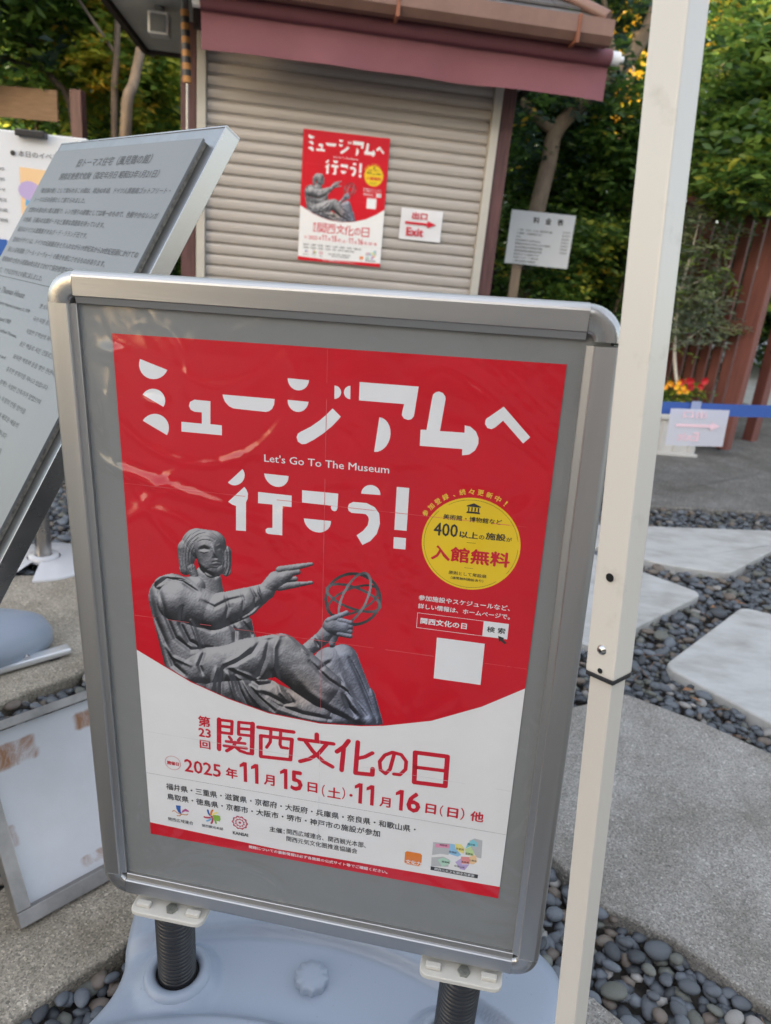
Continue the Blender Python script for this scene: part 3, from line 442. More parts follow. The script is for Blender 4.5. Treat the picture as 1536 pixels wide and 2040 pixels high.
def build_poster(F, root):
    Fm = lambda x, y, z: F(x / 1000, y, -z / 1000)       # millimetres, downwards
    up = lambda pts: [(p[0], p[1]) for p in pts]
    class FF:                                            # frame taking mm with y down in the xz plane
        def __call__(s, x, y, z): return F(x / 1000, y, z / 1000)
    G = FF(); neg = lambda pts: [(p[0], -p[1]) for p in pts]
    lay = lambda k: -0.0006 - LAY * k
    m = MB(); m.slab(F, [(0, 0), (0, -.728), (.515, -.728), (.515, 0)], lay(0), lay(0) + 0.0004, bev=0); m.build('sheet', M['paper'], root)
    m = MB(); cv = MK['curve']; y0, y1 = 416.0, 392.2
    fld = [(-.1, -.1), (515.1, -.1), (515.1, y1)] + [p for p in cv[::-1] if 0.6 < p[0] < 514] + [(-.1, y0)]
    m.poly(G, neg(fld), lay(1)); m.poly(G, neg([(-.1, 706.7), (100, 710.5), (201, 713.2), (276, 711.0), (400, 709), (515.1, 707.4), (515.1, 728.1), (-.1, 728.1)]), lay(1)); m.build('red_printed_field', M['ink_red'], root)
    m = MB()
    for k, p in enumerate(WHITE): m.poly(G, neg(p), lay(2) - 1e-6 * k)
    m.build('title_lettering', M['ink_white'], root)
    m = MB()
    for k, (w, p) in enumerate(HEAD): m.stroke(G, neg(p), w * 0.92, lay(2) - 1.2e-5 * k / 4)
    m.build('heading_lettering', M['ink_textred'], root)
    # flat photograph
    X, Y, fc, cl = statue_picture(); o = wm(root).inverted()
    me = bpy.data.meshes.new('statue_picture'); me.from_pydata([o @ G(x, lay(2), -y) for x, y in zip(X, Y)], [], fc.tolist())
    ca = me.color_attributes.new('print', 'FLOAT_COLOR', 'POINT'); ca.data.foreach_set('color', np.concatenate([cl, np.ones((len(cl), 1))], 1).ravel())
    me.materials.append(M['photo']); link(bpy.data.objects.new('statue_picture', me), root)
    # badge
    cx, cy = MK['circ']; rx = 57.0; cy = 212.2; cx = 432.8
    circ = lambda r, n=64, a0=0, a1=2 * math.pi: [(cx + r * math.cos(a0 + (a1 - a0) * k / n), cy + r * math.sin(a0 + (a1 - a0) * k / n)) for k in range(n)]
    m = MB(); m.poly(G, neg(circ(rx, 96)), lay(2)); badge = m.build('yellow_badge', M['ink_yellow'], root)
    m = MB()
    for a0, a1 in ((-0.0, 0.62), (0.9, 3.9), (4.15, 6.1)):
        pts = [(cx + 54.3 * math.cos(a0 + (a1 - a0) * k / 40), cy + 54.3 * math.sin(a0 + (a1 - a0) * k / 40)) for k in range(41)]
        m.stroke(G, neg(pts), 0.35, lay(3), cap=1)
    for d in ('dash1', 'dash2'): m.stroke(G, neg(MK[d]), 0.4, lay(3), cap=1)
    ix, iy = MK['icon']
    m.poly(G, neg([(ix, iy - 6.3), (ix + 8, iy - 2.9), (ix + 8, iy - 1.6), (ix - 8, iy - 1.6), (ix - 8, iy - 2.9)]), lay(3) - 1e-6)
    for k in range(4): m.poly(G, neg([(ix - 5.9 + 3.7 * k - 0.9 + .5, iy - 1.2), (ix - 5.9 + 3.7 * k + 1.2, iy - 1.2), (ix - 5.9 + 3.7 * k + 1.2, iy + 3.6), (ix - 5.9 + 3.7 * k - .4, iy + 3.6)]), lay(3))
    m.poly(G, neg([(ix - 7.2, iy + 3.9), (ix + 7.2, iy + 3.9), (ix + 7.2, iy + 5), (ix + 7.8, iy + 5), (ix + 7.8, iy + 6.2), (ix - 7.8, iy + 6.2), (ix - 7.8, iy + 5), (ix - 7.2, iy + 5)]), lay(3))
    m.build('badge_line_work', M['ink_black'], badge)
    m = MB(); arc = "参加登録、続々更新中！"; n = len(arc)
    for k, ch in enumerate(arc):
        an = R_(-149 + k * 9.2); r0, s_ = 60.6, 6.9
        c_, sn = math.cos(an), math.sin(an); bx, by = cx + r0 * c_, cy + r0 * sn
        X_ = Vector((-sn, 0, -c_)); X_ = Vector((-math.sin(an), 0, -math.cos(an))); Z_ = Vector((c_, 0, -sn))
        v, f = glyphs(ch, 0.02); ww = 7.2 if ch not in '、！' else 2.2
        hh = s_ if ch != '、' else 2.2
        m.add([G(bx + X_.x * ww * (a - .5) + Z_.x * hh * b, lay(3) - 4e-6 * l, -by + X_.z * ww * (a - .5) + Z_.z * hh * b) for a, b, l in v], f)
    m.build('curved_lettering', M['ink_lyellow'], root)
    mm_ = {'w': MB(), 'k': MB(), 'r': MB(), 'p': MB()}
    def one(x0, x1, y0_, y1_):        # upright bar with a slanting flag
        w = (x1 - x0); b = x1 - w * .46
        mm_['r'].poly(G, neg([(b, y0_), (x1, y0_), (x1, y1_), (b, y1_), (b, y0_ + (y1_ - y0_) * .215), (x0, y0_ + (y1_ - y0_) * .30), (x0, y0_ + (y1_ - y0_) * .155)]), lay(4))
    for s_, x0, y0_, x1, y1_, c_, off in TEXTS:
        if s_ == '11': one(x0, x0 + 10.6, y0_, y1_); one(x1 - 10.6, x1, y0_, y1_)
        elif s_ in ('15', '16'): one(x0, x0 + 10.6, y0_, y1_); text(mm_['r'], G, s_[1], x0 + 15.2, -y1_, x1, -y0_, lay(4), .03)
        else: text(mm_[c_], G, s_, x0, -y1_, x1, -y0_, lay(4), off)
    # search box, tile, pointer, lines, marks
    w, k = mm_['w'], mm_['k']
    (ax, ay), (bx, by) = MK['box'][0], MK['box'][2]
    for a, b in (((ax, ay), (bx, ay)), ((bx, ay), (bx, by)), ((bx, by), (ax, by)), ((ax, by), (ax, ay))): w.stroke(G, neg([a, b]), 0.5, lay(2), cap=1)
    w.poly(G, neg([(456.8, ay), (bx, ay), (bx, by), (456.8, by)]), lay(3)); q = MK['qr']
    w.poly(G, neg([(402.4, 338.2), (460.8, 338.2), (460.8, 395.8), (402.4, 395.8)]), lay(3))
    k.poly(G, neg(MK['cursor']), lay(5)); k.poly(G, neg([(418.9, 693.2), (484.2, 693.2), (484.2, 699.7), (418.9, 699.7)]), lay(2))
    dx, dy = MK['dot']; mm_['r'].poly(G, neg([(dx + 2.3 * math.cos(t), dy + 2.3 * math.sin(t)) for t in np.linspace(0, 6.0, 14)]), lay(4))
    lx, ly = MK['lc']; mm_['r'].stroke(G, neg([(lx + 11.6 * math.cos(t), ly + 11.6 * math.sin(t)) for t in np.linspace(0, 2 * math.pi, 33)]), 0.5, lay(4), cap=1)
    k.stroke(G, neg([(0.5, 617.2), (514.5, 617.4)]), 0.28, lay(4), cap=1)
    w.build('small_white_lettering', M['ink_white'], root); k.build('small_black_lettering', M['ink_black'], root); mm_['r'].build('date_lettering', M['ink_textred'], root); mm_['p'].build('caption_lettering', M['palegrey'], root)
    # map and logos
    mats = ['grey', 'pink', 'blue', 'yellow', 'cyan', 'lime', 'peach', 'salmon', 'violet', 'mint']; key = dict(g=0, pk=1, bl=2, ye=3, cy=4, lg=5, rd=7, pu=8, gr=9); key['or'] = 6
    m = MB()
    for i, (c_, p) in enumerate(MAPP): m.poly(G, neg(p), lay(2) - 2e-6 * i, key[c_])
    m.build('map_picture', [M[x] for x in mats], root)
    m = MB(); x0, y0_, x1, y1_ = 382, 674.6, 405.6, 697.2; c = 2.5
    m.poly(G, neg([(x0 + c, y0_), (x1 - c, y0_), (x1, y0_ + c), (x1, y1_ - c), (x1 - c, y1_), (x0 + c, y1_), (x0, y1_ - c), (x0, y0_ + c)]), lay(2)); m.build('orange_emblem', M['orange'], root)
    m = MB(); gx, gy = MK['logo1']
    m.poly(G, neg([(gx - 6, gy - 9), (gx + 1.5, gy - 9.5), (gx + 1, gy - 2), (gx + 2, gy + 5.5), (gx - 2.5, gy + 3), (gx - 5.5, gy - 3)]), lay(2), 0)
    m.poly(G, neg([(gx + 2, gy + 3), (gx + 4, gy - 2), (gx + 9, gy - 6), (gx + 14, gy - 3), (gx + 14, gy - 1), (gx + 8, gy - 1), (gx + 4, gy + 2)]), lay(2), 1)
    m.stroke(G, neg([(gx - 12, gy + 3), (gx - 9, gy + 1), (gx - 4, gy + 4.4), (gx + 4, gy + 5.5), (gx + 10, gy + 5), (gx + 12, gy + 3)]), 1.5, lay(3), 2, 2)
    m.stroke(G, neg([(gx + 2, gy + 6), (gx - 1, gy + 9), (gx - 5, gy + 9.5)]), 1.6, lay(3), 2, 2)
    gx, gy = MK['logo2']
    for i, (ci) in enumerate([0, 6, 5, 4, 4, 3, 1, 8, 1]):
        a = -2.6 + i * 0.62
        pts = [(gx + r * math.cos(a + r * 0.045), gy + r * math.sin(a + r * 0.045)) for r in (3.5, 6.5, 9.5, 12)]
        m.stroke(G, neg(pts), 3.0, lay(2) - 4e-6 * i, {0: 0, 6: 6, 5: 4, 4: 3, 3: 3, 1: 5, 8: 7}[ci], 3)
    m.poly(G, neg([(gx + 8 + 5.5 * math.cos(t), gy + 1 + 5 * math.sin(t)) for t in np.linspace(0, 6, 16)]), lay(3), 3)
    m.poly(G, neg([(gx + 2 * math.cos(t), gy + 2 * math.sin(t)) for t in np.linspace(0, 6, 12)]), lay(3), 5)
    gx, gy = 141.0, 677.5
    for i in range(10):
        a = i * 2 * math.pi / 10
        for r, w_ in ((10, 4.4), (5.6, 3.0)):
            aa = a + (0.3 if r < 8 else 0)
            m.stroke(G, neg([(gx + r * math.cos(aa - 0.22), gy + r * math.sin(aa - 0.22)), (gx + (r + 1.5) * math.cos(aa), gy + (r + 1.5) * math.sin(aa)), (gx + r * math.cos(aa + 0.22), gy + r * math.sin(aa + 0.22))]), w_ * 0.45, lay(3) - 3e-6 * i, 5, 3)
    m.poly(G, neg([(gx + 2 * math.cos(t), gy + 2 * math.sin(t)) for t in np.linspace(0, 6, 12)]), lay(2), 5)
    m.build('emblem', [M[x] for x in ('navy', 'magenta', 'tan', 'green', 'yellow', 'crimson', 'orange', 'skyblue')], root)
    # worn fold lines
    m = MB(); j = random.Random(4)
    def wob(a, b, w_, mi, yk=lay(6)):
        n_ = 26; 
        for i in range(n_):
            if j.random() < 0.16: continue
            p = [(a[0] + (b[0] - a[0]) * t, a[1] + (b[1] - a[1]) * t) for t in (i / n_, (i + 1) / n_)]
            m.stroke(G, neg(p), w_ * j.uniform(0.5, 1.2), yk, mi, 1)
    wob((257.5, 1), (257.5, 486), 0.6, 0); wob((1, 181), (514, 183.5), 0.55, 0); wob((1, 363.5), (401, 364.5), 0.75, 0); wob((462, 364.6), (514, 364.8), 0.5, 0)
    wob((257.5, 492), (257.5, 706), 0.5, 1); wob((1, 545.5), (514, 546.5), 0.6, 1)
    m.build('worn_fold', [M['crease_red'], M['crease_white']], root)

# ================================================================== LARGE STRUCTURE: ground, kiosk, house behind
gravel_dark = mat('damp_gravel_bed', (0.045, 0.042, 0.040), rough=0.95, col2=(0.10, 0.085, 0.07), vscale=45, bump=1.0, bscale=70)
concrete_far = aggregate('far_concrete', (0.17, 0.165, 0.16), fine=150)
agg_a = aggregate('exposed_aggregate_grey', (0.265, 0.255, 0.24), fine=330)
agg_b = aggregate('exposed_aggregate_brown', (0.275, 0.245, 0.20), fine=300)
granite = mat('pale_granite', (0.45, 0.45, 0.44), rough=0.75, col2=(0.27, 0.26, 0.24), vscale=6, stretch=(1, 2.2, 1), thr=(0.42, 0.80), bump=0.25, bscale=160, detail=9)
m = MB(); m.add([(-60, -60, -0.035), (60, -60, -0.035), (60, 80, -0.035), (-60, 80, -0.035)], [(0, 1, 2, 3)])
ground = m.build('ground', gravel_dark, kind='structure', origin=(0, 0, 0))

def rounded(pts, r, n=5):
    out = []; k = len(pts)
    for i in range(k):
        p, a, b = Vector(pts[i]), Vector(pts[i - 1]), Vector(pts[(i + 1) % k])
        ra = min(r, (a - p).length * .45, (b - p).length * .45); u, v = p + (a - p).normalized() * ra, p + (b - p).normalized() * ra
        for j in range(n + 1):
            t = j / n; out.append(u * (1 - t) ** 2 + p * (2 * t * (1 - t)) + v * t * t)
    return out
SLABS = []
def flag(name, pxs, mat_, label, r=0.05, top=0.02, cat='paving slab', world_pts=None, jag=0.0):
    pts = [at_z(u, v, top).to_2d() for u, v in pxs] if world_pts is None else [Vector(p) for p in world_pts]
    pts = rounded(pts, r)
    if jag:
        q = []
        for i in range(len(pts)):
            a, b = pts[i], pts[(i + 1) % len(pts)]; n_ = max(1, int((b - a).length / 0.03))
            for j in range(n_): q.append(a.lerp(b, j / n_) + Vector((rnd.uniform(-jag, jag), rnd.uniform(-jag, jag))))
        pts = q
    area = sum(a.x * b.y - b.x * a.y for a, b in zip(pts, pts[1:] + pts[:1]))
    if area < 0: pts = pts[::-1]
    SLABS.append(pts)
    m = MB(); m.slab(WORLD, [tuple(p) for p in pts], -0.04, top, bev=0.008, plane='xy')
    return m.build(name, mat_, label=label, cat=cat, kind='structure')
flag('paving', [(1070, 1425), (1243, 1380), (1400, 1438), (1700, 1575), (1900, 1760), (1720, 2150), (1536, 2010), (1340, 1870), (1180, 1795), (1060, 1660)], agg_a, None, r=0.02, jag=0.002)
flag('paving', [(1322, 1325), (1478, 1208), (1700, 1262), (1960, 1420), (1760, 1560)], granite, None, r=0.05, top=0.024)
flag('paving', [(1120, 1080), (1225, 1118), (1402, 1182), (1180, 1292), (1010, 1190)], granite, None, r=0.06, top=0.024)
flag('paving', [(1130, 1042), (1700, 1062), (1560, 1085), (1452, 1142), (1330, 1125), (1120, 1070)], granite, None, r=0.06, top=0.024)
flag('paving', [(-80, 1440), (60, 1375), (150, 1345), (300, 1230), (330, 1170), (180, 1146), (20, 1145), (-400, 1150)], agg_b, None, r=0.03, jag=0.002)
flag('paving', [(-300, 2330), (-60, 1810), (100, 1700), (330, 1640), (330, 1700), (255, 1880), (60, 2010), (-80, 2110)], agg_b, None, r=0.02, jag=0.002)
flag('paving', [(1172, 1975), (1255, 2045), (1330, 2160), (1060, 2160), (1110, 1990)], agg_a, None, r=0.02, jag=0.002)
flag('concrete_path', [(1220, 1003), (1338, 1010), (2300, 1062), (2600, 720), (1400, 690), (1190, 700)], concrete_far, None, r=0.01)
flag('concrete_path', None, concrete_far, None, world_pts=[(-1.2, 4.62), (1.30, 4.55), (1.30, 9.0), (-1.2, 9.0)], r=0.01)
flag('concrete_path', None, mat('pale_road', (0.42, 0.42, 0.41), rough=0.9, var=0.1, vscale=3, bump=0.3), None, world_pts=[(4.2, 8.6), (14, 8.6), (14, 24), (4.2, 24)], r=0.01, top=0.05)

flag('concrete_path', None, mat('unseen_bounce_paving', (.22, .215, .20), rough=.85, var=.12, vscale=4, bump=.3), None, world_pts=[(-9, -11.8), (9, -11.8), (9, -.35), (-9, -.35)], r=.01)  # unseen pale paving, added to brighten reflections and bounce light onto the poster
# house behind the photographer: its shade covers the yard
brick_m = mat('weathered_brick', (0.24, 0.155, 0.12), rough=0.85, var=0.35, vscale=14, bump=0.5, bscale=90)
stone_m = mat('sandstone_trim', (0.45, 0.40, 0.33), rough=0.8, var=0.12, vscale=5, bump=0.3)
glass_m = mat('dark_window_glass', (0.02, 0.025, 0.03), rough=0.05)
frame_m = mat('dark_green_window_frame', (0.03, 0.06, 0.04), rough=0.5)
roof_m = mat('slate_roof', (0.07, 0.07, 0.075), rough=0.7, var=0.3, vscale=20)
house = thing('brick_house', (-1, -12.0, 0), 'large brick house standing behind the yard and shading it', 'house')
m = MB(); HF = Frame((-1, -12.0, 0), (1, 0, 0), (0, 0, 1))
m.box(HF, (0, -4, 3.9), (22, 8, 7.8)); m.build('wall', brick_m, house)
m = MB()
for z in (0.5, 3.7, 7.7): m.box(HF, (0, 0.02, z), (22.1, 0.12, 0.25))
m.build('stone_band', stone_m, house)
for x in (-8, -4.8, -1.6, 1.6, 4.8, 8):
    for z in (2.0, 5.4):
        m = MB(); m.box(HF, (x, 0.05, z), (1.3, 0.1, 1.9)); w = m.build('window', frame_m, house)
        m = MB()
        for dx in (-.3, .3): m.box(HF, (x + dx, 0.105, z), (.52, 0.02, 1.7))
        m.build('pane', glass_m, w)
m = MB(); m.slab(Frame((-12.4, -16.0, 7.8), (0, 1, 0), (0, 0, 1)), [(-4.5, 0), (4.5, 0), (0, 2.0)], 0, -22.8); m.build('roof', roof_m, house)

# ------------------------------------------------------------------ the kiosk
S0 = (-0.704, 4.689, 0); SX = Vector((math.cos(R_(8)), math.sin(R_(8)), 0))
K = Frame(S0, SX, (0, 0, 1)); KN = Vector((SX.y, -SX.x, 0))
kiosk = thing('ticket_kiosk', tuple(K(0.27, 0, 0)), 'small ticket kiosk with closed beige roller shutter and tiled roof', 'kiosk', R_(8))
slat_m = mat('beige_shutter_slat', (0.45, 0.415, 0.38), rough=0.42, metal=0.25, var=0.10, vscale=4, stretch=(0.4, 1, 6), bump=0.04, rvar=0.08)
rail_m = mat('pale_guide_rail', (0.50, 0.48, 0.43), rough=0.45, metal=0.2, var=0.05)
wood_m = mat('maroon_stained_wood', (0.125, 0.055, 0.055), rough=0.55, col2=(0.055, 0.022, 0.022), vscale=9, stretch=(6, 6, 0.5), bump=0.3, bscale=60)
dark_w = mat('dark_stained_board', (0.045, 0.032, 0.03), rough=0.6, var=0.3, vscale=10, stretch=(6, 6, 0.5))
soffit_m = mat('pale_grey_soffit', (0.62, 0.63, 0.60), rough=0.8, var=0.08, vscale=3)
gut_m = mat('brown_gutter', (0.20, 0.115, 0.09), rough=0.4, var=0.12, vscale=8)
tile_m = [mat('roof_shingle_' + n, c, rough=0.75, var=0.25, vscale=9, bump=0.4, bscale=60) for n, c in (('grey', (0.115, 0.105, 0.10)), ('brown', (0.13, 0.10, 0.085)), ('dark', (0.08, 0.075, 0.075)))]
fab_m = mat('maroon_awning_fabric', (0.195, 0.07, 0.088), rough=0.7, var=0.08, vscale=3, bump=0.25, bscale=900)
XL, XR = -0.556, 1.112
prof = [(0.0, 0.0), (-0.001, 0.0045), (-0.009, 0.0075), (-0.0125, 0.013), (-0.0145, 0.031), (-0.0130, 0.050), (-0.010, 0.0575), (-0.003, 0.0600), (0.0, 0.063)]
first = None
for i in range(36):
    z = 0.035 + 0.0645 * i
    if first is None:
        m = MB(); vs = [K(x, y, z + q) for x in (XL, XR) for y, q in prof]; n = len(prof)
        m.add(vs, [(k, n + k, n + k + 1, k + 1) for k in range(n - 1)], 0, False)
        m.add([K(x, y, z + q) for x in (XL, XR) for y, q in ((0.004, -.002), (0.004, .067))], [(0, 2, 3, 1)])
        first = m.build('slat', slat_m, kiosk)
    else:
        c = first.copy(); COL.objects.link(c); c.location.z = 0.0645 * i
for x in (XL - 0.027, XR + 0.027):
    m = MB(); m.box(K, (x, -0.02, 1.18), (0.05, 0.05, 2.36), bev=0.003); m.build('guide_rail', rail_m, kiosk)
for x0, x1 in ((-0.70, -0.615), (1.170, 1.25)):
    m = MB(); m.box(K, ((x0 + x1) / 2, 0.02, 1.2), (x1 - x0, 0.09, 2.4), bev=0.004); m.build('post', wood_m, kiosk)
m = MB(); m.box(K, (0.275, 0.45, 1.18), (1.78, 0.80, 2.34)); m.build('back_wall', dark_w, kiosk)
m = MB(); m.box(K, (0.275, -0.03, 2.43), (1.80, 0.10, 0.14)); m.build('lintel', dark_w, kiosk)
# eaves: soffit board, dark fascias, gutter, shingled roof
ZS = 2.50
ZG = ZS - 0.062
sb = [at_z(-40, -400, ZS), at_z(1225, 60, ZS + 0.04), at_z(1100, 72, ZS), at_z(291, 99, ZS)]
ex0, ey0, ex1, ey1 = -1.12, -0.42, 1.56, 1.15
bl = K.inv(at_z(289, 100, ZS)); ex0 = bl.x; ey1 = max(bl.y, 0.5)
m = MB(); m.box(K, ((ex0 + ex1) / 2, (ey0 + ey1) / 2, ZS + 0.012), (ex1 - ex0 - .06, ey1 - ey0 - .06, 0.02)); m.build('soffit', soffit_m, kiosk)
m = MB(); m.box(K, (ex0, (ey0 + ey1) / 2, ZS + 0.045), (0.035, ey1 - ey0, 0.13)); m.box(K, ((ex0 + ex1) / 2, ey1, ZS + 0.045), (ex1 - ex0, 0.035, 0.13)); m.box(K, (ex1, (ey0 + ey1) / 2, ZS + 0.045), (0.035, ey1 - ey0, 0.13)); m.build('fascia', dark_w, kiosk)
m = MB(); m.box(K, ((ex0 + ex1) / 2, ey0 + .02, ZS + 0.0), (ex1 - ex0 - .04, 0.03, 0.10)); m.build('fascia', dark_w, kiosk)
m = MB()
gp = [(-0.0, 0.0), (0.0, -0.075), (-0.02, -0.095), (-0.08, -0.095), (-0.105, -0.07), (-0.11, 0.0), (-0.118, 0.006), (-0.118, -0.07), (-0.085, -0.104), (-0.015, -0.104), (0.01, -0.08), (0.01, 0.0)]
n = len(gp); m.add([K(x, ey0 + y, ZG + 0.10 + z) for x in (ex0 - .03, ex1 + .03) for y, z in gp], [(k, k + n, (k + 1) % n + n, (k + 1) % n) for k in range(n)] + [tuple(range(n)), tuple(range(2 * n - 1, n - 1, -1))])
m.build('gutter', gut_m, kiosk)
for x in (ex0 + .25, 0.45, 1.40):
    m = MB(); m.box(K, (x, ey0 - 0.062, ZG + 0.045), (0.018, 0.128, 0.13), bev=0.002); m.build('gutter_bracket', mat('rusty_bracket', (0.24, 0.09, 0.05), rough=0.7, var=0.3), kiosk)
# hip roof of lapped shingles: front slope in rows
rz0, rz1, ry1 = ZG + 0.11, ZG + 0.70, (ey0 + ey1) / 2
rows = 8; m = None
for r in range(rows):
    t0, t1 = r / rows, (r + 1) / rows
    yA, yB = ey0 - .03 + (ry1 - ey0) * t0, ey0 - .03 + (ry1 - ey0) * t1
    zA, zB = rz0 + (rz1 - rz0) * t0, rz0 + (rz1 - rz0) * t1
    xa, xb = ex0 - .02 + (ry1 - ey0) * t0, ex1 + .02 - (ry1 - ey0) * t0
    n = max(3, int((xb - xa) / 0.30)); off = 0.15 * (r % 2)
    xs = [xa] + [xa + off + (xb - xa) * k / n for k in range(1, n)] + [xb]
    for k in range(n):
        x0, x1 = xs[k] + .002, xs[k + 1] - .002
        lim = lambda x, t: min(max(x, ex0 - .02 + (ry1 - ey0) * t), ex1 + .02 - (ry1 - ey0) * t)
        q = MB(); h = 0.012 + rnd.uniform(0, .003)
        top = [(x0, yA, zA + h), (x1, yA, zA + h), (lim(x1, t1), yB + .02, zB + 0.003), (lim(x0, t1), yB + .02, zB + 0.003)]
        q.add([K(*p) for p in top] + [K(p[0], p[1], p[2] - 0.012) for p in top], [(0, 1, 2, 3), (4, 7, 6, 5), (0, 4, 5, 1), (1, 5, 6, 2), (2, 6, 7, 3), (3, 7, 4, 0)])
        q.build('shingle', tile_m[rnd.randrange(3)], kiosk)
q = MB(); xo = ry1 - ey0
q.add([K(ex0, ey0, rz0 - .01), K(ex1, ey0, rz0 - .01), K(ex1, ey1, rz0 - .01), K(ex0, ey1, rz0 - .01), K(ex0 + xo, ry1, rz1 - .01), K(ex1 - xo, ry1, rz1 - .01)], [(0, 1, 5, 4), (1, 2, 5), (2, 3, 4, 5), (3, 0, 4), (0, 3, 2, 1)])
q.build('roof_deck', tile_m[1], kiosk)
q = MB(); q.tube([K(ex1 + .02, ey0 - .03, rz0 + .03), K(ex1 - xo, ry1, rz1 + .03)], 0.03, 8); q.build('hip_ridge', gut_m, kiosk); q = MB(); q.tube([K(ex0 - .02, ey0 - .03, rz0 + .03), K(ex0 + xo, ry1, rz1 + .03)], 0.03, 8); q.build('hip_ridge', gut_m, kiosk)
# awning
aw = MB(); AY = -0.36; x0, x1 = -0.545, 1.655
n = 60
vs = []; rows_ = 8
for j in range(rows_ + 1):
    for i in range(n + 1):
        x = x0 + (x1 - x0) * i / n; t = j / rows_
        dep = 0.012 * math.sin(x * 5.1 + 1) * t + 0.008 * math.sin(x * 13.0) * t + 0.02 * t * t * math.exp(-((x - 1.4) / .25) ** 2)
        vs.append(K(x, AY - dep, 2.40 - 0.195 * t - 0.0015 * math.sin(x * 9) * t))
aw.add(vs, [(j * (n + 1) + i, (j + 1) * (n + 1) + i, (j + 1) * (n + 1) + i + 1, j * (n + 1) + i + 1) for j in range(rows_) for i in range(n)], 0, True)
aw.build('awning_valance', fab_m, kiosk)
aw = MB(); aw.add([K(x0, AY, 2.42), K(x1, AY, 2.42), K(x1, -0.08, 2.52), K(x0, -0.08, 2.52)], [(0, 1, 2, 3)]); aw.build('awning_sheet', fab_m, kiosk)
aw = MB(); aw.tube([K(x0, AY - .012, 2.415), K(x1, AY - .012, 2.415)], 0.042, 14); aw.build('awning_bar', fab_m, kiosk)
aw = MB(); aw.tube([K(x1 - .005, AY - .012, 2.415), K(x1 + .05, AY - .012, 2.415)], 0.036, 14); aw.tube([K(x1 + .05, AY - .012, 2.415), K(x1 + .075, AY - .012, 2.415)], 0.016, 10)
aw.build('awning_end_cap', M['ink_white'], kiosk); aw = MB(); aw.tube([K(x0 + .005, AY - .012, 2.415), K(x0 - .04, AY - .012, 2.415)], 0.036, 14); aw.build('awning_end_cap', M['ink_white'], kiosk)
for x in (x0 + .12, x1 - .12):
    aw = MB(); aw.tube([K(x, AY, 2.44), K(x, -0.04, 2.46)], 0.014, 8); aw.build('awning_arm', M['alu_c'], kiosk)
# security lamp under the soffit
lp = at_z(318, 50, ZS - 0.09); LF = Frame(lp, SX, (0, 0, 1))
m = MB(); m.box(LF, (0, 0, 0), (0.115, 0.11, 0.115), bev=0.01); lamp = m.build('security_lamp', M['ink_white'], None, 'small square white lamp under the kiosk eave', 'lamp')
m = MB(); m.box(LF, (0, -0.057, -0.003), (0.088, 0.006, 0.088), bev=0.002); m.build('lens', mat('smoky_lens', (0.20, 0.22, 0.24), rough=0.15), lamp)
m = MB(); m.tube([lp + Vector((0, 0, .05)), lp + Vector((0, 0, .10))], 0.03, 12); m.build('stem', M['alu_c'], lamp)
# striped crank rod beside the left post
a, b = at_plane(368, 20, K(0, -.16, 0), KN), at_plane(373, 165, K(0, -.16, 0), KN)
m = MB(); N_ = 11
for i in range(N_):
    m.tube([a.lerp(b, i / N_), a.lerp(b, (i + 0.98) / N_)], 0.024, 10, i % 2)
rod = m.build('striped_sleeve', [mat('ochre_stripe', (0.42, 0.20, 0.06), rough=0.6, var=.2), M['black_plastic']], None, 'black and ochre striped sleeve hanging beside the left shutter post', 'sleeve')
m = MB(); m.tube([b, b + Vector((0, 0, -0.5))], 0.006, 6); m.build('cord', M['alu_c'], rod)
m = MB(); m.tube([a, a + Vector((0, 0, .14))], 0.02, 8); m.build('hook', M['alu_c'], rod)

# ================================================================== THE SIGN STAND
A_ = Vector((0.98665, -0.15018, 0.04558)).normalized(); B_ = Vector((0.04807, -0.0016, -0.99979)).normalized()
BO = Vector((-0.33518, 0.83558, CAM_H - 0.10542))
B = Frame(BO, A_, -B_)              # x right, y into the picture, z up; origin = poster top left corner
sp_l, sp_r = Vector((-0.264, 0.838, 0)), Vector((0.180, 0.768, 0))
stand = thing('sign_stand', (-0.03, 0.83, 0), 'silver framed poster stand on two black springs in a pale blue base', 'sign stand', R_(-8.65))
TL, TR, BR, BL = (-.0761, .0685), (.5676, .0624), (.5812, -.8555), (-.0804, -.8460)
q = [Vector(p) for p in (TL, TR, BR, BL)]
CS = 0.037                          # corner piece size
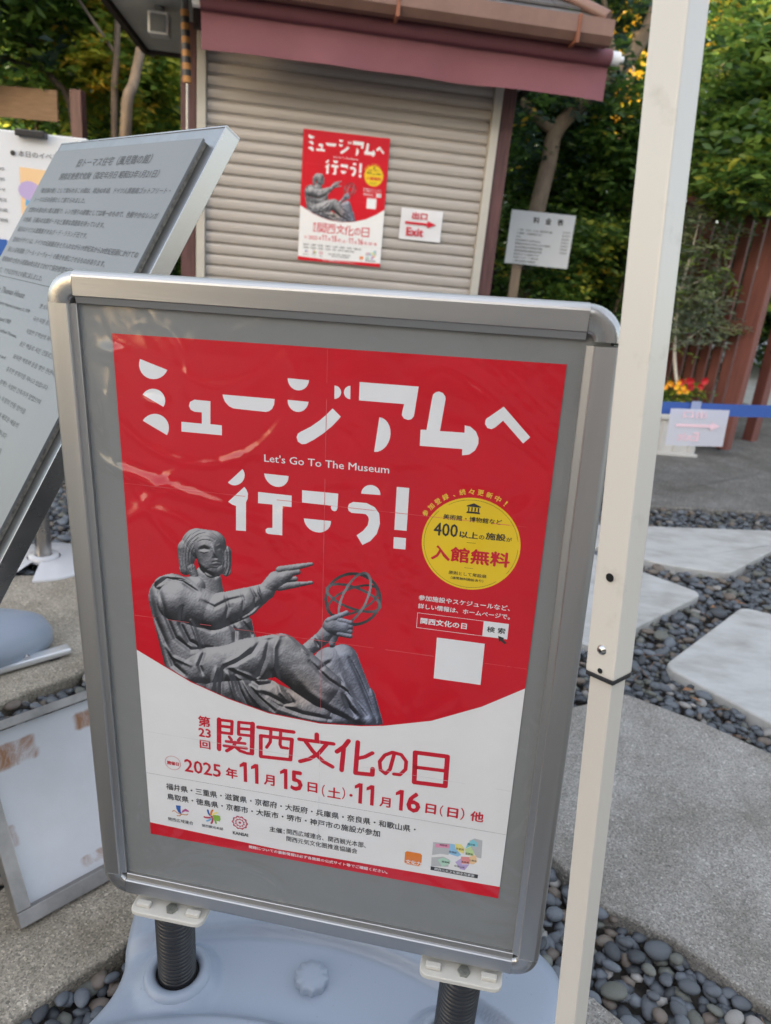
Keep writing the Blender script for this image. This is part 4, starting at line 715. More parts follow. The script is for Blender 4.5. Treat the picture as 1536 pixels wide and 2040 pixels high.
# profile: u inwards from the outer edge, w towards the viewer
rail = [(0.000, -0.014), (0.000, 0.0015), (0.0008, 0.0055), (0.0025, 0.0088), (0.0050, 0.0106), (0.0072, 0.0112), (0.0275, 0.0108), (0.0285, 0.0092), (0.0290, 0.0068), (0.0345, 0.0052), (0.0360, 0.0048), (0.0366, 0.0040), (0.0366, -0.0010), (0.030, -0.014)]
names = ['top', 'right', 'bottom', 'left']
for i in range(4):
    a, b = q[i], q[(i + 1) % 4]; d = (b - a).normalized(); nin = Vector((d.y, -d.x))
    c = (q[0] + q[1] + q[2] + q[3]) / 4
    if nin.dot(c - a) < 0: nin = -nin
    p0, p1 = a + d * CS, b - d * CS
    if i == 1: p0 = a + d * (CS + .004)
    m = MB(); n = len(rail)
    for s0 in range(1):
        vs = [B(*( (p + nin * u).x, -w_, (p + nin * u).y)) for p in (p0, p1) for u, w_ in rail]
        m.add(vs, [(k, k + n, (k + 1) % n + n, (k + 1) % n) for k in range(n)] + [tuple(range(n))[::-1], tuple(range(n, 2 * n))], 0, False)
    m.build('frame_rail', M['alu_h'] if i % 2 == 0 else M['alu_v'], stand)
    # corner at b
    e = (q[(i + 2) % 4] - b).normalized(); piv = b - d * CS + e * CS
    m = MB(); NA = 10; vs = []
    pr = [(0.0003, -0.014), (0.0003, 0.001), (0.0013, 0.0055), (0.0036, 0.0090), (0.007, 0.0109), (0.0105, 0.0116), (0.0255, 0.0114), (0.029, 0.0098), (0.0305, 0.006), (0.031, -0.001)]
    for k in range(NA + 1):
        t = math.pi / 2 * k / NA
        dirv = (-e) * math.cos(t) + d * math.sin(t)
        for u, w_ in pr: p = piv + dirv * (CS - u); vs.append(B(p.x, -w_, p.y))
    n = len(pr)
    fs = [(k * n + j, (k + 1) * n + j, (k + 1) * n + j + 1, k * n + j + 1) for k in range(NA) for j in range(n - 1)]
    m.add(vs, fs, 0, True); m.add(vs[:n], [tuple(range(n))]); m.add(vs[-n:], [tuple(range(n))[::-1]])
    m.build('corner_piece', M['alu_c'], stand)
m = MB(); ins = lambda p, k: p + (c - p).normalized() * k
m.poly(B, [tuple(p) for p in (ins(q[0], .02), ins(q[1], .02), ins(q[2], .02), ins(q[3], .02))], 0.0008); m.build('grey_backing_sheet', M['panel_grey'], stand)
m = MB(); m.slab(B, [tuple(p) for p in (ins(q[0], .014), ins(q[1], .014), ins(q[2], .014), ins(q[3], .014))], 0.0030, 0.0130); m.build('back_panel', M['black_plastic'], stand)
# clear cover film: thin glossy sheet with slack waves
fm = bpy.data.materials.new('clear_cover_film'); fm.use_nodes = True; nt = fm.node_tree; nt.nodes.clear()
out = nt.nodes.new('ShaderNodeOutputMaterial'); mx = nt.nodes.new('ShaderNodeMixShader'); tr = nt.nodes.new('ShaderNodeBsdfTransparent'); gl = nt.nodes.new('ShaderNodeBsdfGlossy')
gl.inputs['Roughness'].default_value = 0.15; tr.inputs[0].default_value = (0.97, 0.975, 0.98, 1)
fr = nt.nodes.new('ShaderNodeFresnel'); ge = nt.nodes.new('ShaderNodeNewGeometry'); mr_ = nt.nodes.new('ShaderNodeMapRange')
mr_.inputs[3].default_value = 1.52; mr_.inputs[4].default_value = 1 / 1.52       # same reflectance from either side
nt.links.new(ge.outputs['Backfacing'], mr_.inputs[0]); nt.links.new(mr_.outputs[0], fr.inputs[0])
tc = nt.nodes.new('ShaderNodeTexCoord'); nz = nt.nodes.new('ShaderNodeTexNoise'); nz.inputs['Scale'].default_value = 5; nz.inputs['Detail'].default_value = 3; nz.inputs['Distortion'].default_value = 1.4
bp = nt.nodes.new('ShaderNodeBump'); bp.inputs['Strength'].default_value = 0.9; bp.inputs['Distance'].default_value = 0.02
nt.links.new(tc.outputs['Object'], nz.inputs[0]); nt.links.new(nz.outputs[0], bp.inputs['Height']); nt.links.new(bp.outputs[0], gl.inputs['Normal']); nt.links.new(bp.outputs[0], fr.inputs['Normal'])
nt.links.new(fr.outputs[0], mx.inputs[0]); nt.links.new(tr.outputs[0], mx.inputs[1]); nt.links.new(gl.outputs[0], mx.inputs[2]); nt.links.new(mx.outputs[0], out.inputs[0])
ARCS = [(.10, .02, .125, .0055, .0030, .3, 2.7), (.14, .05, .085, .0045, .0022, -.6, 1.6), (.20, .10, .20, .006, .0028, 1.3, 2.9), (.05, .03, .045, .0035, .0016, -2.2, 1.0), (.13, -.02, .07, .004, .0018, .6, 2.6),
        (.36, .06, .16, .012, .0040, .2, 1.3), (.30, .30, .14, .007, .0020, -2.9, -1.2), (.05, .28, .07, .0045, .0020, -2.6, .2), (.44, .10, .05, .007, .0022, 0, 2.9), (.10, .62, .05, .006, .0018, -1, 2.5), (-.02, .09, .022, .0028, .0022, -1.5, 2.8)]
def film_d(x, z):
    y = -z
    e = min(x + .040, .545 - x, y + .035, .82 - y); e = max(0, min(1, e / 0.05))
    d = 0.0012 * math.sin(x * 14 + 3 * y) + 0.0010 * math.sin(y * 19 - 4 * x + 1) + 0.0008 * math.sin(x * 31 + y * 23)
    # slack folds near the left edge and one long curved ridge
    r1 = y - (0.135 + 0.30 * max(0, x + .02) ** 1.0 - 0.45 * max(0, x) ** 2) - 0.02
    d += 0.0075 * math.exp(-(r1 / 0.009) ** 2) * math.exp(-((x - 0.02) / 0.16) ** 2)
    d += 0.0100 * math.exp(-((x + 0.012) / 0.013) ** 2 - ((y - 0.10) / 0.045) ** 2)
    d += 0.0060 * math.exp(-((x + 0.0) / 0.02) ** 2 - ((y - 0.02) / 0.008) ** 2)
    d += 0.0035 * math.exp(-(((x - .03) * .7 + (y - .20) * .7) / 0.006) ** 2) * math.exp(-((x - 0.05) / 0.05) ** 2 - ((y - 0.2) / .06) ** 2)
    d += 0.0060 * math.exp(-((x - 0.055) / 0.014) ** 2 - ((y - 0.075) / 0.007) ** 2)
    d += 0.0022 * math.exp(-((x - 0.42 - .2 * (y - .2)) / 0.03) ** 2 - ((y - 0.16) / .05) ** 2)
    for (cx_, cy_, R2, wd, am, a0, a1) in ARCS:
        an = math.atan2(y - cy_, x - cx_)
        if a0 < an < a1:
            k = math.hypot(x - cx_, y - cy_) - R2
            d += am * math.exp(-(k / wd) ** 2) * math.sin(math.pi * (an - a0) / (a1 - a0)) ** .7
    return 0.0030 + (0.0022 + d) * e
m = MB(); NX, NY = 260, 350; vs = []
for j in range(NY + 1):
    for i in range(NX + 1):
        s_, t_ = i / NX, j / NY
        p = ins(q[0], .046).lerp(ins(q[1], .046), s_).lerp(ins(q[3], .046).lerp(ins(q[2], .046), s_), t_)
        vs.append(B(p.x, -film_d(p.x, p.y), p.y))
m.add(vs, [(j * (NX + 1) + i, (j + 1) * (NX + 1) + i, (j + 1) * (NX + 1) + i + 1, j * (NX + 1) + i + 1) for j in range(NY) for i in range(NX)], 0, True)
m.build('cover_film', fm, stand)

# base: pale blue moulded water tank
BF = Frame((-0.012, 0.83, 0), (math.cos(R_(-8.65)), math.sin(R_(-8.65)), 0), (0, 0, 1))
outl = [(0, .215), (.16, .215), (.30, .20), (.372, .155), (.388, .09), (.372, .03), (.346, -.035), (.352, -.10), (.392, -.19), (.40, -.28), (.36, -.36), (.22, -.41), (0, -.42)]
outl = outl + [(-x, y) for x, y in outl[-2:0:-1]]
def chaikin(p, n):
    for _ in range(n):
        r = []
        for i in range(len(p)):
            a, b = p[i], p[(i + 1) % len(p)]; r += [(a[0] * .75 + b[0] * .25, a[1] * .75 + b[1] * .25), (a[0] * .25 + b[0] * .75, a[1] * .25 + b[1] * .75)]
        p = r
    return p
outl = chaikin(outl, 3); oa = np.array(outl)
def sstep(t): t = np.clip(t, 0, 1); return t * t * (3 - 2 * t)
holes = [BF.inv(sp_l), BF.inv(sp_r)]
def top_h(x, y):
    h = 0.104 + 0 * x
    h = h + 0.022 * sstep((y - (0.088 - 0.9 * (x + .02) ** 2)) / 0.020)
    h = h + 0.030 * sstep(((-0.052 - 1.0 * (x + .06) ** 2) - y) / 0.030) - 0.010 * sstep((-0.16 - y) / .2)
    for c_ in holes:
        r = np.hypot(x - c_.x, y - c_.y); h = h + (0.118 - h) * sstep((0.075 - r) / 0.022) + 0.007 * np.exp(-((r - 0.0475) / 0.009) ** 2)
    r = np.hypot(x + .038, y - .022); h = h + (0.106 - h) * sstep((0.045 - r) / 0.02)
    return h
def inset(k):
    r = []; n = len(oa)
    for i in range(n):
        t = oa[(i + 1) % n] - oa[i - 1]; t = t / (np.hypot(*t) + 1e-9); r.append(oa[i] + np.array([t[1], -t[0]]) * k)
    return np.array(r)
m = MB(); rings = []; n = len(oa)
RR = 0.035
for ang in (0, 18, 36, 54, 72, 90):
    rings.append((inset(RR * (1 - math.cos(R_(ang)))), RR * math.sin(R_(ang)) - RR))
vs = [BF(x, y, 0) for x, y in inset(-0.004)]
for pts, dz in rings: vs += [BF(x, y, float(top_h(x, y)) + dz) for x, y in pts]
cen = inset(RR); K_ = 44
for j in range(1, K_):
    t = j / K_
    vs += [BF(x * (1 - t) - .0 * t, (y * (1 - t) + -0.05 * t), float(top_h(x * (1 - t), y * (1 - t) - 0.05 * t))) for x, y in cen]
nr = 1 + len(rings) + K_ - 1
m.add(vs, [(j * n + i, j * n + (i + 1) % n, (j + 1) * n + (i + 1) % n, (j + 1) * n + i) for j in range(nr - 1) for i in range(n)], 0, True)
tank = m.build('base_tank', M['base_blue'], stand)
for c_ in holes:
    m = MB(); m.lathe(BF, [(0.0345, 0.1190), (0.0340, 0.1265), (0.038, 0.1310), (0.044, 0.1320), (0.050, 0.1300), (0.054, 0.121)], 48, 0, True, (c_.x, c_.y)); m.lathe(BF, [(0.0, 0.1222), (0.0347, 0.1222)], 48, 1, True, (c_.x, c_.y)); m.build('socket_ring', [M['base_blue'], M['hole']], tank)
m = MB(); kn = lambda a: 1 + 0.055 * math.cos(a * 10)
m.lathe(BF, [(0.027, 0.106), (0.027, 0.119), (0.0245, 0.1225), (0.012, 0.1235), (0.0, 0.1235)], 80, 0, True, (-.038, .022), kn); m.build('filler_cap', M['base_blue'], tank)
# springs in black corrugated sleeves, brackets
for s_, px_ in ((sp_l, (333, 1803)), (sp_r, (903, 1945))):
    topc = at_plane(px_[0], px_[1], BO, B.Y); x_ = B.inv(topc).x
    zb = -.846 - (x_ + .08) * 0.0144
    topc = B(x_ + .012, 0.0, zb - 0.0168); bot = Vector((s_.x, s_.y, 0.118))
    m = MB(); pts, rs = [], []; N_ = 180; rib = 0.0082; L_ = (topc - bot).length
    for i in range(N_ + 1):
        t = i / N_; pts.append(bot.lerp(topc, t)); rs.append(0.0275 + 0.0026 * abs(math.sin(math.pi * t * L_ / rib)) ** 0.6)
    m.tube(pts, rs, 40); m.build('spring_sleeve', M['black_plastic'], stand)
    m = MB(); BK = Frame(B(x_ + .010, 0, zb), A_ + B.Z * 0.0 + (B.X * 0), B.Z)
    o = rounded([Vector(p) for p in ((-.059, -.028), (.059, -.028), (.059, .026), (-.059, .026))], .014)
    m.slab(BK, [(p.x, p.y) for p in o], -0.0165, -0.0095, plane='xy', bev=0.002)
    m.box(BK, (-.040, -.014, -.006), (.022, .010, .007), bev=.002); m.box(BK, (.040, -.014, -.006), (.022, .010, .007), bev=.002); m.box(BK, (0, .016, -.005), (.10, .010, .009))
    br = m.build('bracket', M['bracket'], stand)
    m = MB(); m.lathe(BK, [(0.009, -.0095), (0.009, -.005), (0.0, -.005)], 6, 0, False, (.004, -.012)); m.build('bolt', M['bolt'], br)

# the poster in the frame
pmat = Matrix(((B.X.x, B.Y.x, B.Z.x), (B.X.y, B.Y.y, B.Z.y), (B.X.z, B.Y.z, B.Z.z)))
poster = bpy.data.objects.new('museum_poster', None); poster.empty_display_size = .05
poster.location = B(.2575, 0, -.728); poster.rotation_euler = pmat.to_euler()
link(poster, None, 'large red and white museum poster inside the silver frame', 'poster', 'copies of the red museum poster')
build_poster(B, poster)
# the same poster, smaller in view, on the shutter
P2 = copy_tree(poster); P2.name = 'museum_poster'
tl2 = K(0.002, -0.0225, 1.940); pz = Vector((-0.018, 0, 1)).normalized()
Q = Frame(tl2, K.X + Vector((0, 0, 0.004)), Vector((0, 0, 1)) - K.X * 0.016)
P2.rotation_euler = Matrix(((Q.X.x, Q.Y.x, Q.Z.x), (Q.X.y, Q.Y.y, Q.Z.y), (Q.X.z, Q.Y.z, Q.Z.z))).to_euler()
P2.location = Q(.2575, 0, -.728); P2['label'] = 'creased red and white museum poster taped to the beige shutter'

# ================================================================== cream steel pole in front
pa, pb = at_depth(1357, 0, 0.575), at_depth(1136, 2040, 0.83)
pd = (pa - pb).normalized(); foot = pb + pd * ((0 - pb.z) / pd.z); topp = pb + pd * ((2.35 - pb.z) / pd.z)
vx = (cr - pd * cr.dot(pd)).normalized()
PF = Frame(foot, vx, pd)
# turn so that the edge between the two seen faces falls right of the middle
ang = R_(39.5)
PX = (PF.X * math.cos(ang) + PF.Y * math.sin(ang)); PF = Frame(foot, PX, pd)
pole = thing('steel_pole', tuple(foot), 'cream painted square steel tent leg standing in front of the poster frame', 'pole')
def zof(u, v):      # height along the pole at a picture row
    best, bz = 1e9, 0
    for k in range(2400):
        z = k / 1000; p = PF(0, 0, z) - CAM; dep = p.dot(fw)
        if dep <= 0.05: continue
        yy = 1020 - FOC * p.dot(cu) / dep
        if abs(yy - v) < best: best, bz = abs(yy - v), z
    return bz
zj = zof(0, 1338)
m = MB(); m.box(PF, (0, 0, (zj + 2.3) / 2), (0.0325, 0.0325, 2.3 - zj), bev=0.0022); m.build('upper_tube', M['pole_paint'], pole)
m = MB(); m.box(PF, (0, 0, zj / 2 + .004), (0.0255, 0.0255, zj - .008), bev=0.0018); m.build('lower_tube', M['pole_low'], pole)
m = MB(); m.box(PF, (0, 0, zj - 0.0022), (0.0320, 0.0320, 0.0050), bev=0.001); m.build('black_collar', M['black_plastic'], pole)
m = MB(); m.box(PF, (0, 0, .003), (0.07, 0.07, .006), bev=0.002); m.build('foot_plate', M['pole_paint'], pole)
FH = Frame(PF(-0.01655, 0, 0), PF.X.cross(PF.Z), PF.Z)
def disc(m, x, z, r, y0, mi=0, n=24, dome=0.0):
    vs = [FH(x + r * math.cos(2 * math.pi * k / n), y0, z + r * math.sin(2 * math.pi * k / n)) for k in range(n)]
    if dome:
        vs2 = [FH(x + r * .7 * math.cos(2 * math.pi * k / n), y0 - dome * .8, z + r * .7 * math.sin(2 * math.pi * k / n)) for k in range(n)]
        m.add(vs + vs2 + [FH(x, y0 - dome, z)], [(k, (k + 1) % n, n + (k + 1) % n, n + k) for k in range(n)] + [(n + k, n + (k + 1) % n, 2 * n) for k in range(n)], mi, True)
    else: m.add(vs, [tuple(range(n))], mi)
zh = zof(0, 1143); m = MB(); disc(m, .001, zh, .0052, -.0001, 0, dome=.0004); disc(m, .001, zh, .0044, -.0006, 1); m.build('pin_hole', [M['pole_paint'], M['hole']], pole)
zh = zof(0, 1327); m = MB(); disc(m, .001, zh, .0038, -.0001, 0, dome=.0004); disc(m, .001, zh, .0029, -.0006, 1); m.build('pin_hole', [M['pole_paint'], M['hole']], pole)
zh = zof(0, 1287); m = MB(); disc(m, 0, zh, .0052, 0, 0, dome=.0028)
m.box(FH, (0, -.00285, zh), (.0042, .0003, .0008), 1); m.box(FH, (0, -.00288, zh), (.0008, .0003, .0042), 1); m.build('screw', [M['screw'], M['hole']], pole)

# ================================================================== slanted information plaque
azp, bep = R_(-44), R_(60)
pr_ = Vector((math.cos(azp), math.sin(azp), 0)); pnh = Vector((math.sin(azp), -math.cos(azp), 0))
pdn = pnh * math.cos(bep) - Vector((0, 0, math.sin(bep)))
corner = CAM + ray(405, 275) * 1.32; PW, PL = 0.605, 1.15
PQ = Frame(corner - pr_ * PW, pr_, -pdn)        # origin: top left of the sheet; y points behind it
bpq = PQ(PW / 2, .1, -PL + .15)
plq = thing('information_plaque', (bpq.x, bpq.y, 0.0), 'slanted stainless information board with engraved house history', 'information board')
m = MB(); m.slab(PQ, [(0, 0), (PW, 0), (PW, -PL), (0, -PL)], 0, 0.004, bev=0); m.build('engraved_sheet', M['plaque'], plq)
m = MB(); m.slab(PQ, [(0.002, -.002), (PW - .002, -.002), (PW - .002, -PL + .002), (0.002, -PL + .002)], 0.0042, 0.011); m.build('backing_board', mat('weathered_board_edge', (0.22, 0.21, 0.18), rough=0.8, var=.5, vscale=120), plq)
e = 0.029
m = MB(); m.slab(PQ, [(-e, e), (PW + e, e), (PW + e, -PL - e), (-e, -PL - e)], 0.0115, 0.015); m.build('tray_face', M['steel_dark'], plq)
for p0, p1, sz in (((-e, e), (PW + e, e), 0), ((PW + e, e), (PW + e, -PL - e), 1), ((-e, e), (-e, -PL - e), 1), ((-e, -PL - e), (PW + e, -PL - e), 0)):
    m = MB(); cx_, cz_ = (p0[0] + p1[0]) / 2, (p0[1] + p1[1]) / 2
    if sz == 0: m.box(PQ, (cx_, 0.025, cz_), (abs(p1[0] - p0[0]) + .002, 0.030, 0.003), bev=.0008)
    else: m.box(PQ, (cx_, 0.025, cz_), (0.003, 0.030, abs(p1[1] - p0[1]) - .003), bev=.0008)
    m.build('tray_side', M['steel'], plq)
m = MB(); m.tube([PQ(.10, 0.06, -PL * .85), Vector((*PQ(.10, 0.06, -PL * .85).to_2d(), 0.0))], 0.025, 16); m.build('leg', M['steel'], plq)
def prow(txt, p_l, p_r, hgt, off=0.006, mb=None):
    a, b = PQ.inv(at_plane(*p_l, PQ.o, PQ.Y)), PQ.inv(at_plane(*p_r, PQ.o, PQ.Y))
    zc = (a.z + b.z) / 2; text(mb, PQ, txt, a.x, zc - hgt / 2, b.x, zc + hgt / 2, -0.0004, off)
jp = MB()
prow("旧トーマス住宅（風見鶏の館）", (155, 325), (303, 316), .020, .012, jp)
prow("国指定重要文化財（指定年月日 昭和53年1月21日）", (121, 350), (316, 348), .0165, .01, jp)
prow("「風見鶏の館」として知られるこの館は、明治42年頃、ドイツ人貿易商ゴットフリート・", (84, 375), (337, 386), .0125, .005, jp)
prow("トーマス氏の自邸として建てられました。", (71, 396), (170, 401), .0125, .005, jp)
prow("北野の木造の多い異人館街で、レンガ張りの建物としては唯一のもので、色鮮やかなレンガ", (60, 414), (312, 435), .0125, .005, jp)
prow("の色調、石積みの玄関ポーチなど重厚な雰囲気を持っています。", (49, 434), (207, 452), .0125, .005, jp)
prow("設計はドイツ人建築家ゲオルグ・デ・ラランデ氏です。", (38, 453), (173, 473), .0125, .005, jp)
prow("室内のデザインは、ドイツの伝統様式をとり入れながら19世紀末から20世紀初頭にかけての", (28, 474), (274, 511), .0125, .005, jp)
prow("新しい芸術運動（アール・ヌーヴォー）の動きを感じさせるものがあります。", (18, 493), (208, 530), .0125, .005, jp)
prow("昭和58年12月から昭和60年3月までかけて保存修理を行い、", (6, 514), (150, 543), .0125, .005, jp)
prow("そして、できるだけもとの姿に戻しました。", (-8, 533), (84, 557), .0125, .005, jp)
jp.build('japanese_lettering', M['engrave'], plq)
jp = MB()
z0 = PQ.inv(at_plane(60, 562, PQ.o, PQ.Y)).z
jp.slab(PQ, [(0.03, z0), (PW - .03, z0), (PW - .03, z0 - .0012), (0.03, z0 - .0012)], -.0004, -.0001)
eng = ["Former Thomas House", "(Important Cultural Property designated on January 21, 1978)", "This house was built around 1909", "as the private residence of Gottfried Thomas,", "a German trader.", "It is the only brick-covered house here and", "was designed by the German architect", "Georg de Lalande.", "The interior combines German tradition", "with the Art Nouveau manner."]
zz = z0 - .022
for i, s_ in enumerate(eng):
    w_ = min(0.26, len(s_) * (.0105 if i == 0 else .0062)); h_ = .013 if i == 0 else .0088
    text(jp, PQ, s_, .035, zz - h_, .035 + w_, zz, -.0004, .006); zz -= .030 if i < 2 else .0225
kor = ["옛 토마스 주택", "국가 지정 중요문화재", "독일인 무역상의 저택으로 세워졌습니다", "붉은 벽돌로 지은 건물로는 유일하며", "화려한 색조와 돌을 쌓은 현관이", "중후한 분위기를 지니고 있습니다", "설계는 독일인 건축가가 맡았으며", "실내는 독일의 전통 양식을", "받아들이면서 새로운 예술의", "움직임을 느끼게 합니다", "보존 수리를 거쳐 되도록", "원래의 모습으로 되돌렸습니다"]
zz = z0 - .035
for i, s_ in enumerate(kor):
    w_ = len(s_) * .0115; text(jp, PQ, s_, .325, zz - .0095, .325 + w_, zz, -.0004, .004); zz -= .026
zz = z0 - .40
for i, s_ in enumerate(["旧托马斯住宅（风见鸡馆）", "国家指定重要文化财产", "本馆建于1909年前后", "为德国贸易商戈特弗里德·", "托马斯的私人住宅"]):
    text(jp, PQ, s_, .25, zz - .011, .25 + len(s_) * .0135, zz, -.0004, .004); zz -= .032
jp.build('foreign_lettering', M['engrave'], plq)

# ================================================================== white notice board on disc foot, behind the plaque
wb_m = mat('white_board_face', (0.74, 0.76, 0.79), rough=0.3, var=0.015, vscale=3, coat=.3)
YB = 2.72; wl, wr = at_y(-230, 252, YB), at_y(250, 288, YB)
WX = Vector((wr.x - wl.x, 0.0, 0)).normalized(); WX = Vector((1, 0.10, 0)).normalized()
o_ = at_y(0, 257, YB); WF = Frame(o_, WX, (0, 0, 1)); WN = WF.Y
pc = at_z(88, 1120, .02)
wb = thing('notice_board', (pc.x, pc.y, 0.0), 'white event notice board on a steel pole and white disc foot', 'notice board')
m = MB(); m.box(WF, (-.16, 0.012, -.36), (.90, .02, .72), bev=.004); m.build('board', wb_m, wb)
m = MB(); a = WF.inv(at_y(62, 262, YB)); m.box(WF, (a.x, -.012, -.006), (.10, .035, .022), bev=.004); m.build('clip', M['black_plastic'], wb)
m = MB(); zt = o_.z - .6
m.tube([Vector((pc.x, pc.y, .03)), Vector((pc.x, pc.y, zt))], .030, 20); m.build('pole', M['steel'], wb)
m = MB(); DF = Frame((pc.x, pc.y, 0.02), (1, 0, 0), (0, 0, 1)); n = 64; vs = []; prof2 = [(.185, 0), (.185, .006), (.176, .011), (.06, .026)]
gap = lambda a: abs(((a + math.pi / 2 + math.pi) % (2 * math.pi)) - math.pi) < 0.17
A0 = [(-math.pi / 2 + .24) + (2 * math.pi - .48) * k / 60 for k in range(61)]
for r, z in prof2:
    for a in A0: vs.append(DF(r * math.cos(a), r * math.sin(a), z))
m.add(vs, [(j * 61 + i, j * 61 + i + 1, (j + 1) * 61 + i + 1, (j + 1) * 61 + i) for j in range(3) for i in range(60)], 0, True)
m.lathe(DF, [(.055, .012), (.055, .034), (.032, .036)], 32); m.build('disc_foot', mat('white_enamel', (.50, .50, .52), rough=.25, var=.02, coat=.4), wb)
m = MB()
a, b = WF.inv(at_y(20, 303, YB)), WF.inv(at_y(115, 309, YB)); text(m, WF, "● 本日のイベント", a.x, a.z - .011, a.x + .185, a.z + .009, -.0022, .004)
a, b = WF.inv(at_y(-120, 320, YB)), WF.inv(at_y(8, 332, YB))
for i, s_ in enumerate(["開館時間 9:00", "入館料", "お問い合わせ", "休館日", "ご案内図", "本日開館"]): text(m, WF, s_, b.x - .014 * len(s_), a.z - .012 - i * .034, b.x, a.z - i * .034, -.0022, .0)
m.build('lettering', M['ink_black'], wb)
m = MB(); c0, c1 = WF.inv(at_y(38, 332, YB)), WF.inv(at_y(150, 470, YB))
m.slab(WF, [(c0.x, c0.z), (c0.x + .30, c0.z - .01), (c0.x + .29, c1.z - .04), (c0.x - .004, c1.z - .03)], -.002, -.0012, 0)
def blob(cx_, cz_, r, mi, y): m.poly(WF, [(cx_ + r * 1.2 * math.cos(t), cz_ + r * math.sin(t)) for t in np.linspace(0, 6, 14)], y, mi)
for k in range(46): blob(c0.x + .02 + rnd.random() * .22, c0.z - .04 - rnd.random() * .27, rnd.uniform(.012, .034), 1 + rnd.randrange(5), -.0023 - .00001 * k)
m.build('picture_sheet', [M[x] for x in ('peach', 'tan', 'skyblue', 'violet', 'crimson', 'palegrey')], wb)
m = MB(); c0 = WF.inv(at_y(-60, 470, YB)); m.slab(WF, [(c0.x - .1, c0.z), (c0.x + .135, c0.z), (c0.x + .135, c0.z - .10), (c0.x - .1, c0.z - .10)], -.002, -.0012, 0); m.box(WF, (c0.x + .1, -.0024, c0.z - .075), (.07, .0004, .03), 1); m.build('photo_print', [M['navy'], M['green']], wb)

# ================================================================== weathered white board leaning at lower left
wt = mat('rust_stained_white_board', (0.56, 0.57, 0.60), rough=0.6, col2=(0.47, 0.46, 0.46), vscale=5, thr=(.35, .8), detail=8)
nt = wt.node_tree; bs = nt.nodes['Principled BSDF']; src = bs.inputs['Base Color'].links[0].from_socket
tc = nt.nodes.new('ShaderNodeTexCoord'); na = nt.nodes.new('ShaderNodeTexNoise'); na.inputs['Scale'].default_value = 11; na.inputs['Detail'].default_value = 8; na.inputs['Roughness'].default_value = .7; na.inputs['Distortion'].default_value = 1.2
at = nt.nodes.new('ShaderNodeVertexColor'); at.layer_name = 'stain'; mu = nt.nodes.new('ShaderNodeMath'); mu.operation = 'MULTIPLY'
rr = nt.nodes.new('ShaderNodeValToRGB'); rr.color_ramp.elements[0].position = .34; rr.color_ramp.elements[1].position = .58
mxx = nt.nodes.new('ShaderNodeMix'); mxx.data_type = 'RGBA'; mxx.inputs[7].default_value = (0.27, 0.12, 0.05, 1)
nt.links.new(tc.outputs['Object'], na.inputs[0]); nt.links.new(na.outputs[0], mu.inputs[0]); nt.links.new(at.outputs[0], mu.inputs[1]); nt.links.new(mu.outputs[0], rr.inputs[0]); nt.links.new(rr.outputs[0], mxx.inputs[0]); nt.links.new(src, mxx.inputs[6]); nt.links.new(mxx.outputs[2], bs.inputs['Base Color'])
g0, g1 = at_z(37, 1850, .02), at_z(232, 1742, .02)
lx = (g1 - g0).normalized(); ln = Vector((-lx.y, lx.x, 0))
if ln.y < 0: ln = -ln
# lean angle so that the top edge passes where the photograph shows it
best = None
for k in range(5, 80):
    th = R_(k); up_ = Vector((0, 0, 1)) * math.cos(th) + ln * math.sin(th)
    nrm = lx.cross(up_); p1 = at_plane(0, 1436, g0, nrm); p2 = at_plane(180, 1372, g0, nrm); dd = (p2 - p1)
    e_ = abs(dd.normalized().dot(up_))
    if best is None or e_ < best[0]: best = (e_, k, up_, (p1 - g0).dot(up_))
_, kk, up_, LH = best
LB = Frame(g0, lx, up_); LWD = 0.60
M['old_alu'] = mat('dull_old_aluminium', (.27, .255, .24), rough=.45, metal=.75, var=.25, vscale=14)
lean = thing('weathered_panel', tuple(g0 + lx * .3), 'leaning white panel in a steel frame with brown rust stains', 'panel')
m = MB(); NN = 60; vs = []; fs = []
for j in range(NN + 1):
    for i in range(NN + 1): vs.append(LB(.02 + (LWD - .04) * i / NN, 0.012, .02 + (LH - .04) * j / NN))
m.add(vs, [(j * (NN + 1) + i, j * (NN + 1) + i + 1, (j + 1) * (NN + 1) + i + 1, (j + 1) * (NN + 1) + i) for j in range(NN) for i in range(NN)])
fo = m.build('face', wt, lean); ca = fo.data.color_attributes.new('stain', 'FLOAT_COLOR', 'POINT'); va = []
for j in range(NN + 1):
    for i in range(NN + 1):
        u_, v_ = i / NN * LWD, j / NN
        s_ = 0
        for (cu0, cu1, cv0, cv1) in ((-.05, .135, .74, .95), (.165, .42, .80, .97), (.42, .60, .80, .97), (.10, .42, .01, .15), (-.02, .05, .3, .5)):
            s_ = max(s_, 1.0 * min(1, max(0, (u_ - cu0) / .035), 1) * min(1, max(0, (cu1 - u_) / .035)) * min(1, max(0, (v_ - cv0) / .05)) * min(1, max(0, (cv1 - v_) / .03)))
        s_ = max(s_, .66 * math.exp(-(v_ / .06) ** 2), .60 * math.exp(-((1 - v_) / .09) ** 2)); va += [s_, s_, s_, 1]
ca.data.foreach_set('color', va)
for c3, d3 in (((LWD / 2, 0.002, .014), (LWD, .040, .028)), ((LWD / 2, 0.006, LH - .009), (LWD, .036, .018)), ((.013, .002, LH / 2 + .004), (.026, .040, LH - .048)), ((LWD - .009, .006, LH / 2), (.018, .036, LH - .044))):
    m = MB(); m.box(LB, c3, d3, bev=.002); m.build('frame_bar', M['old_alu'], lean)

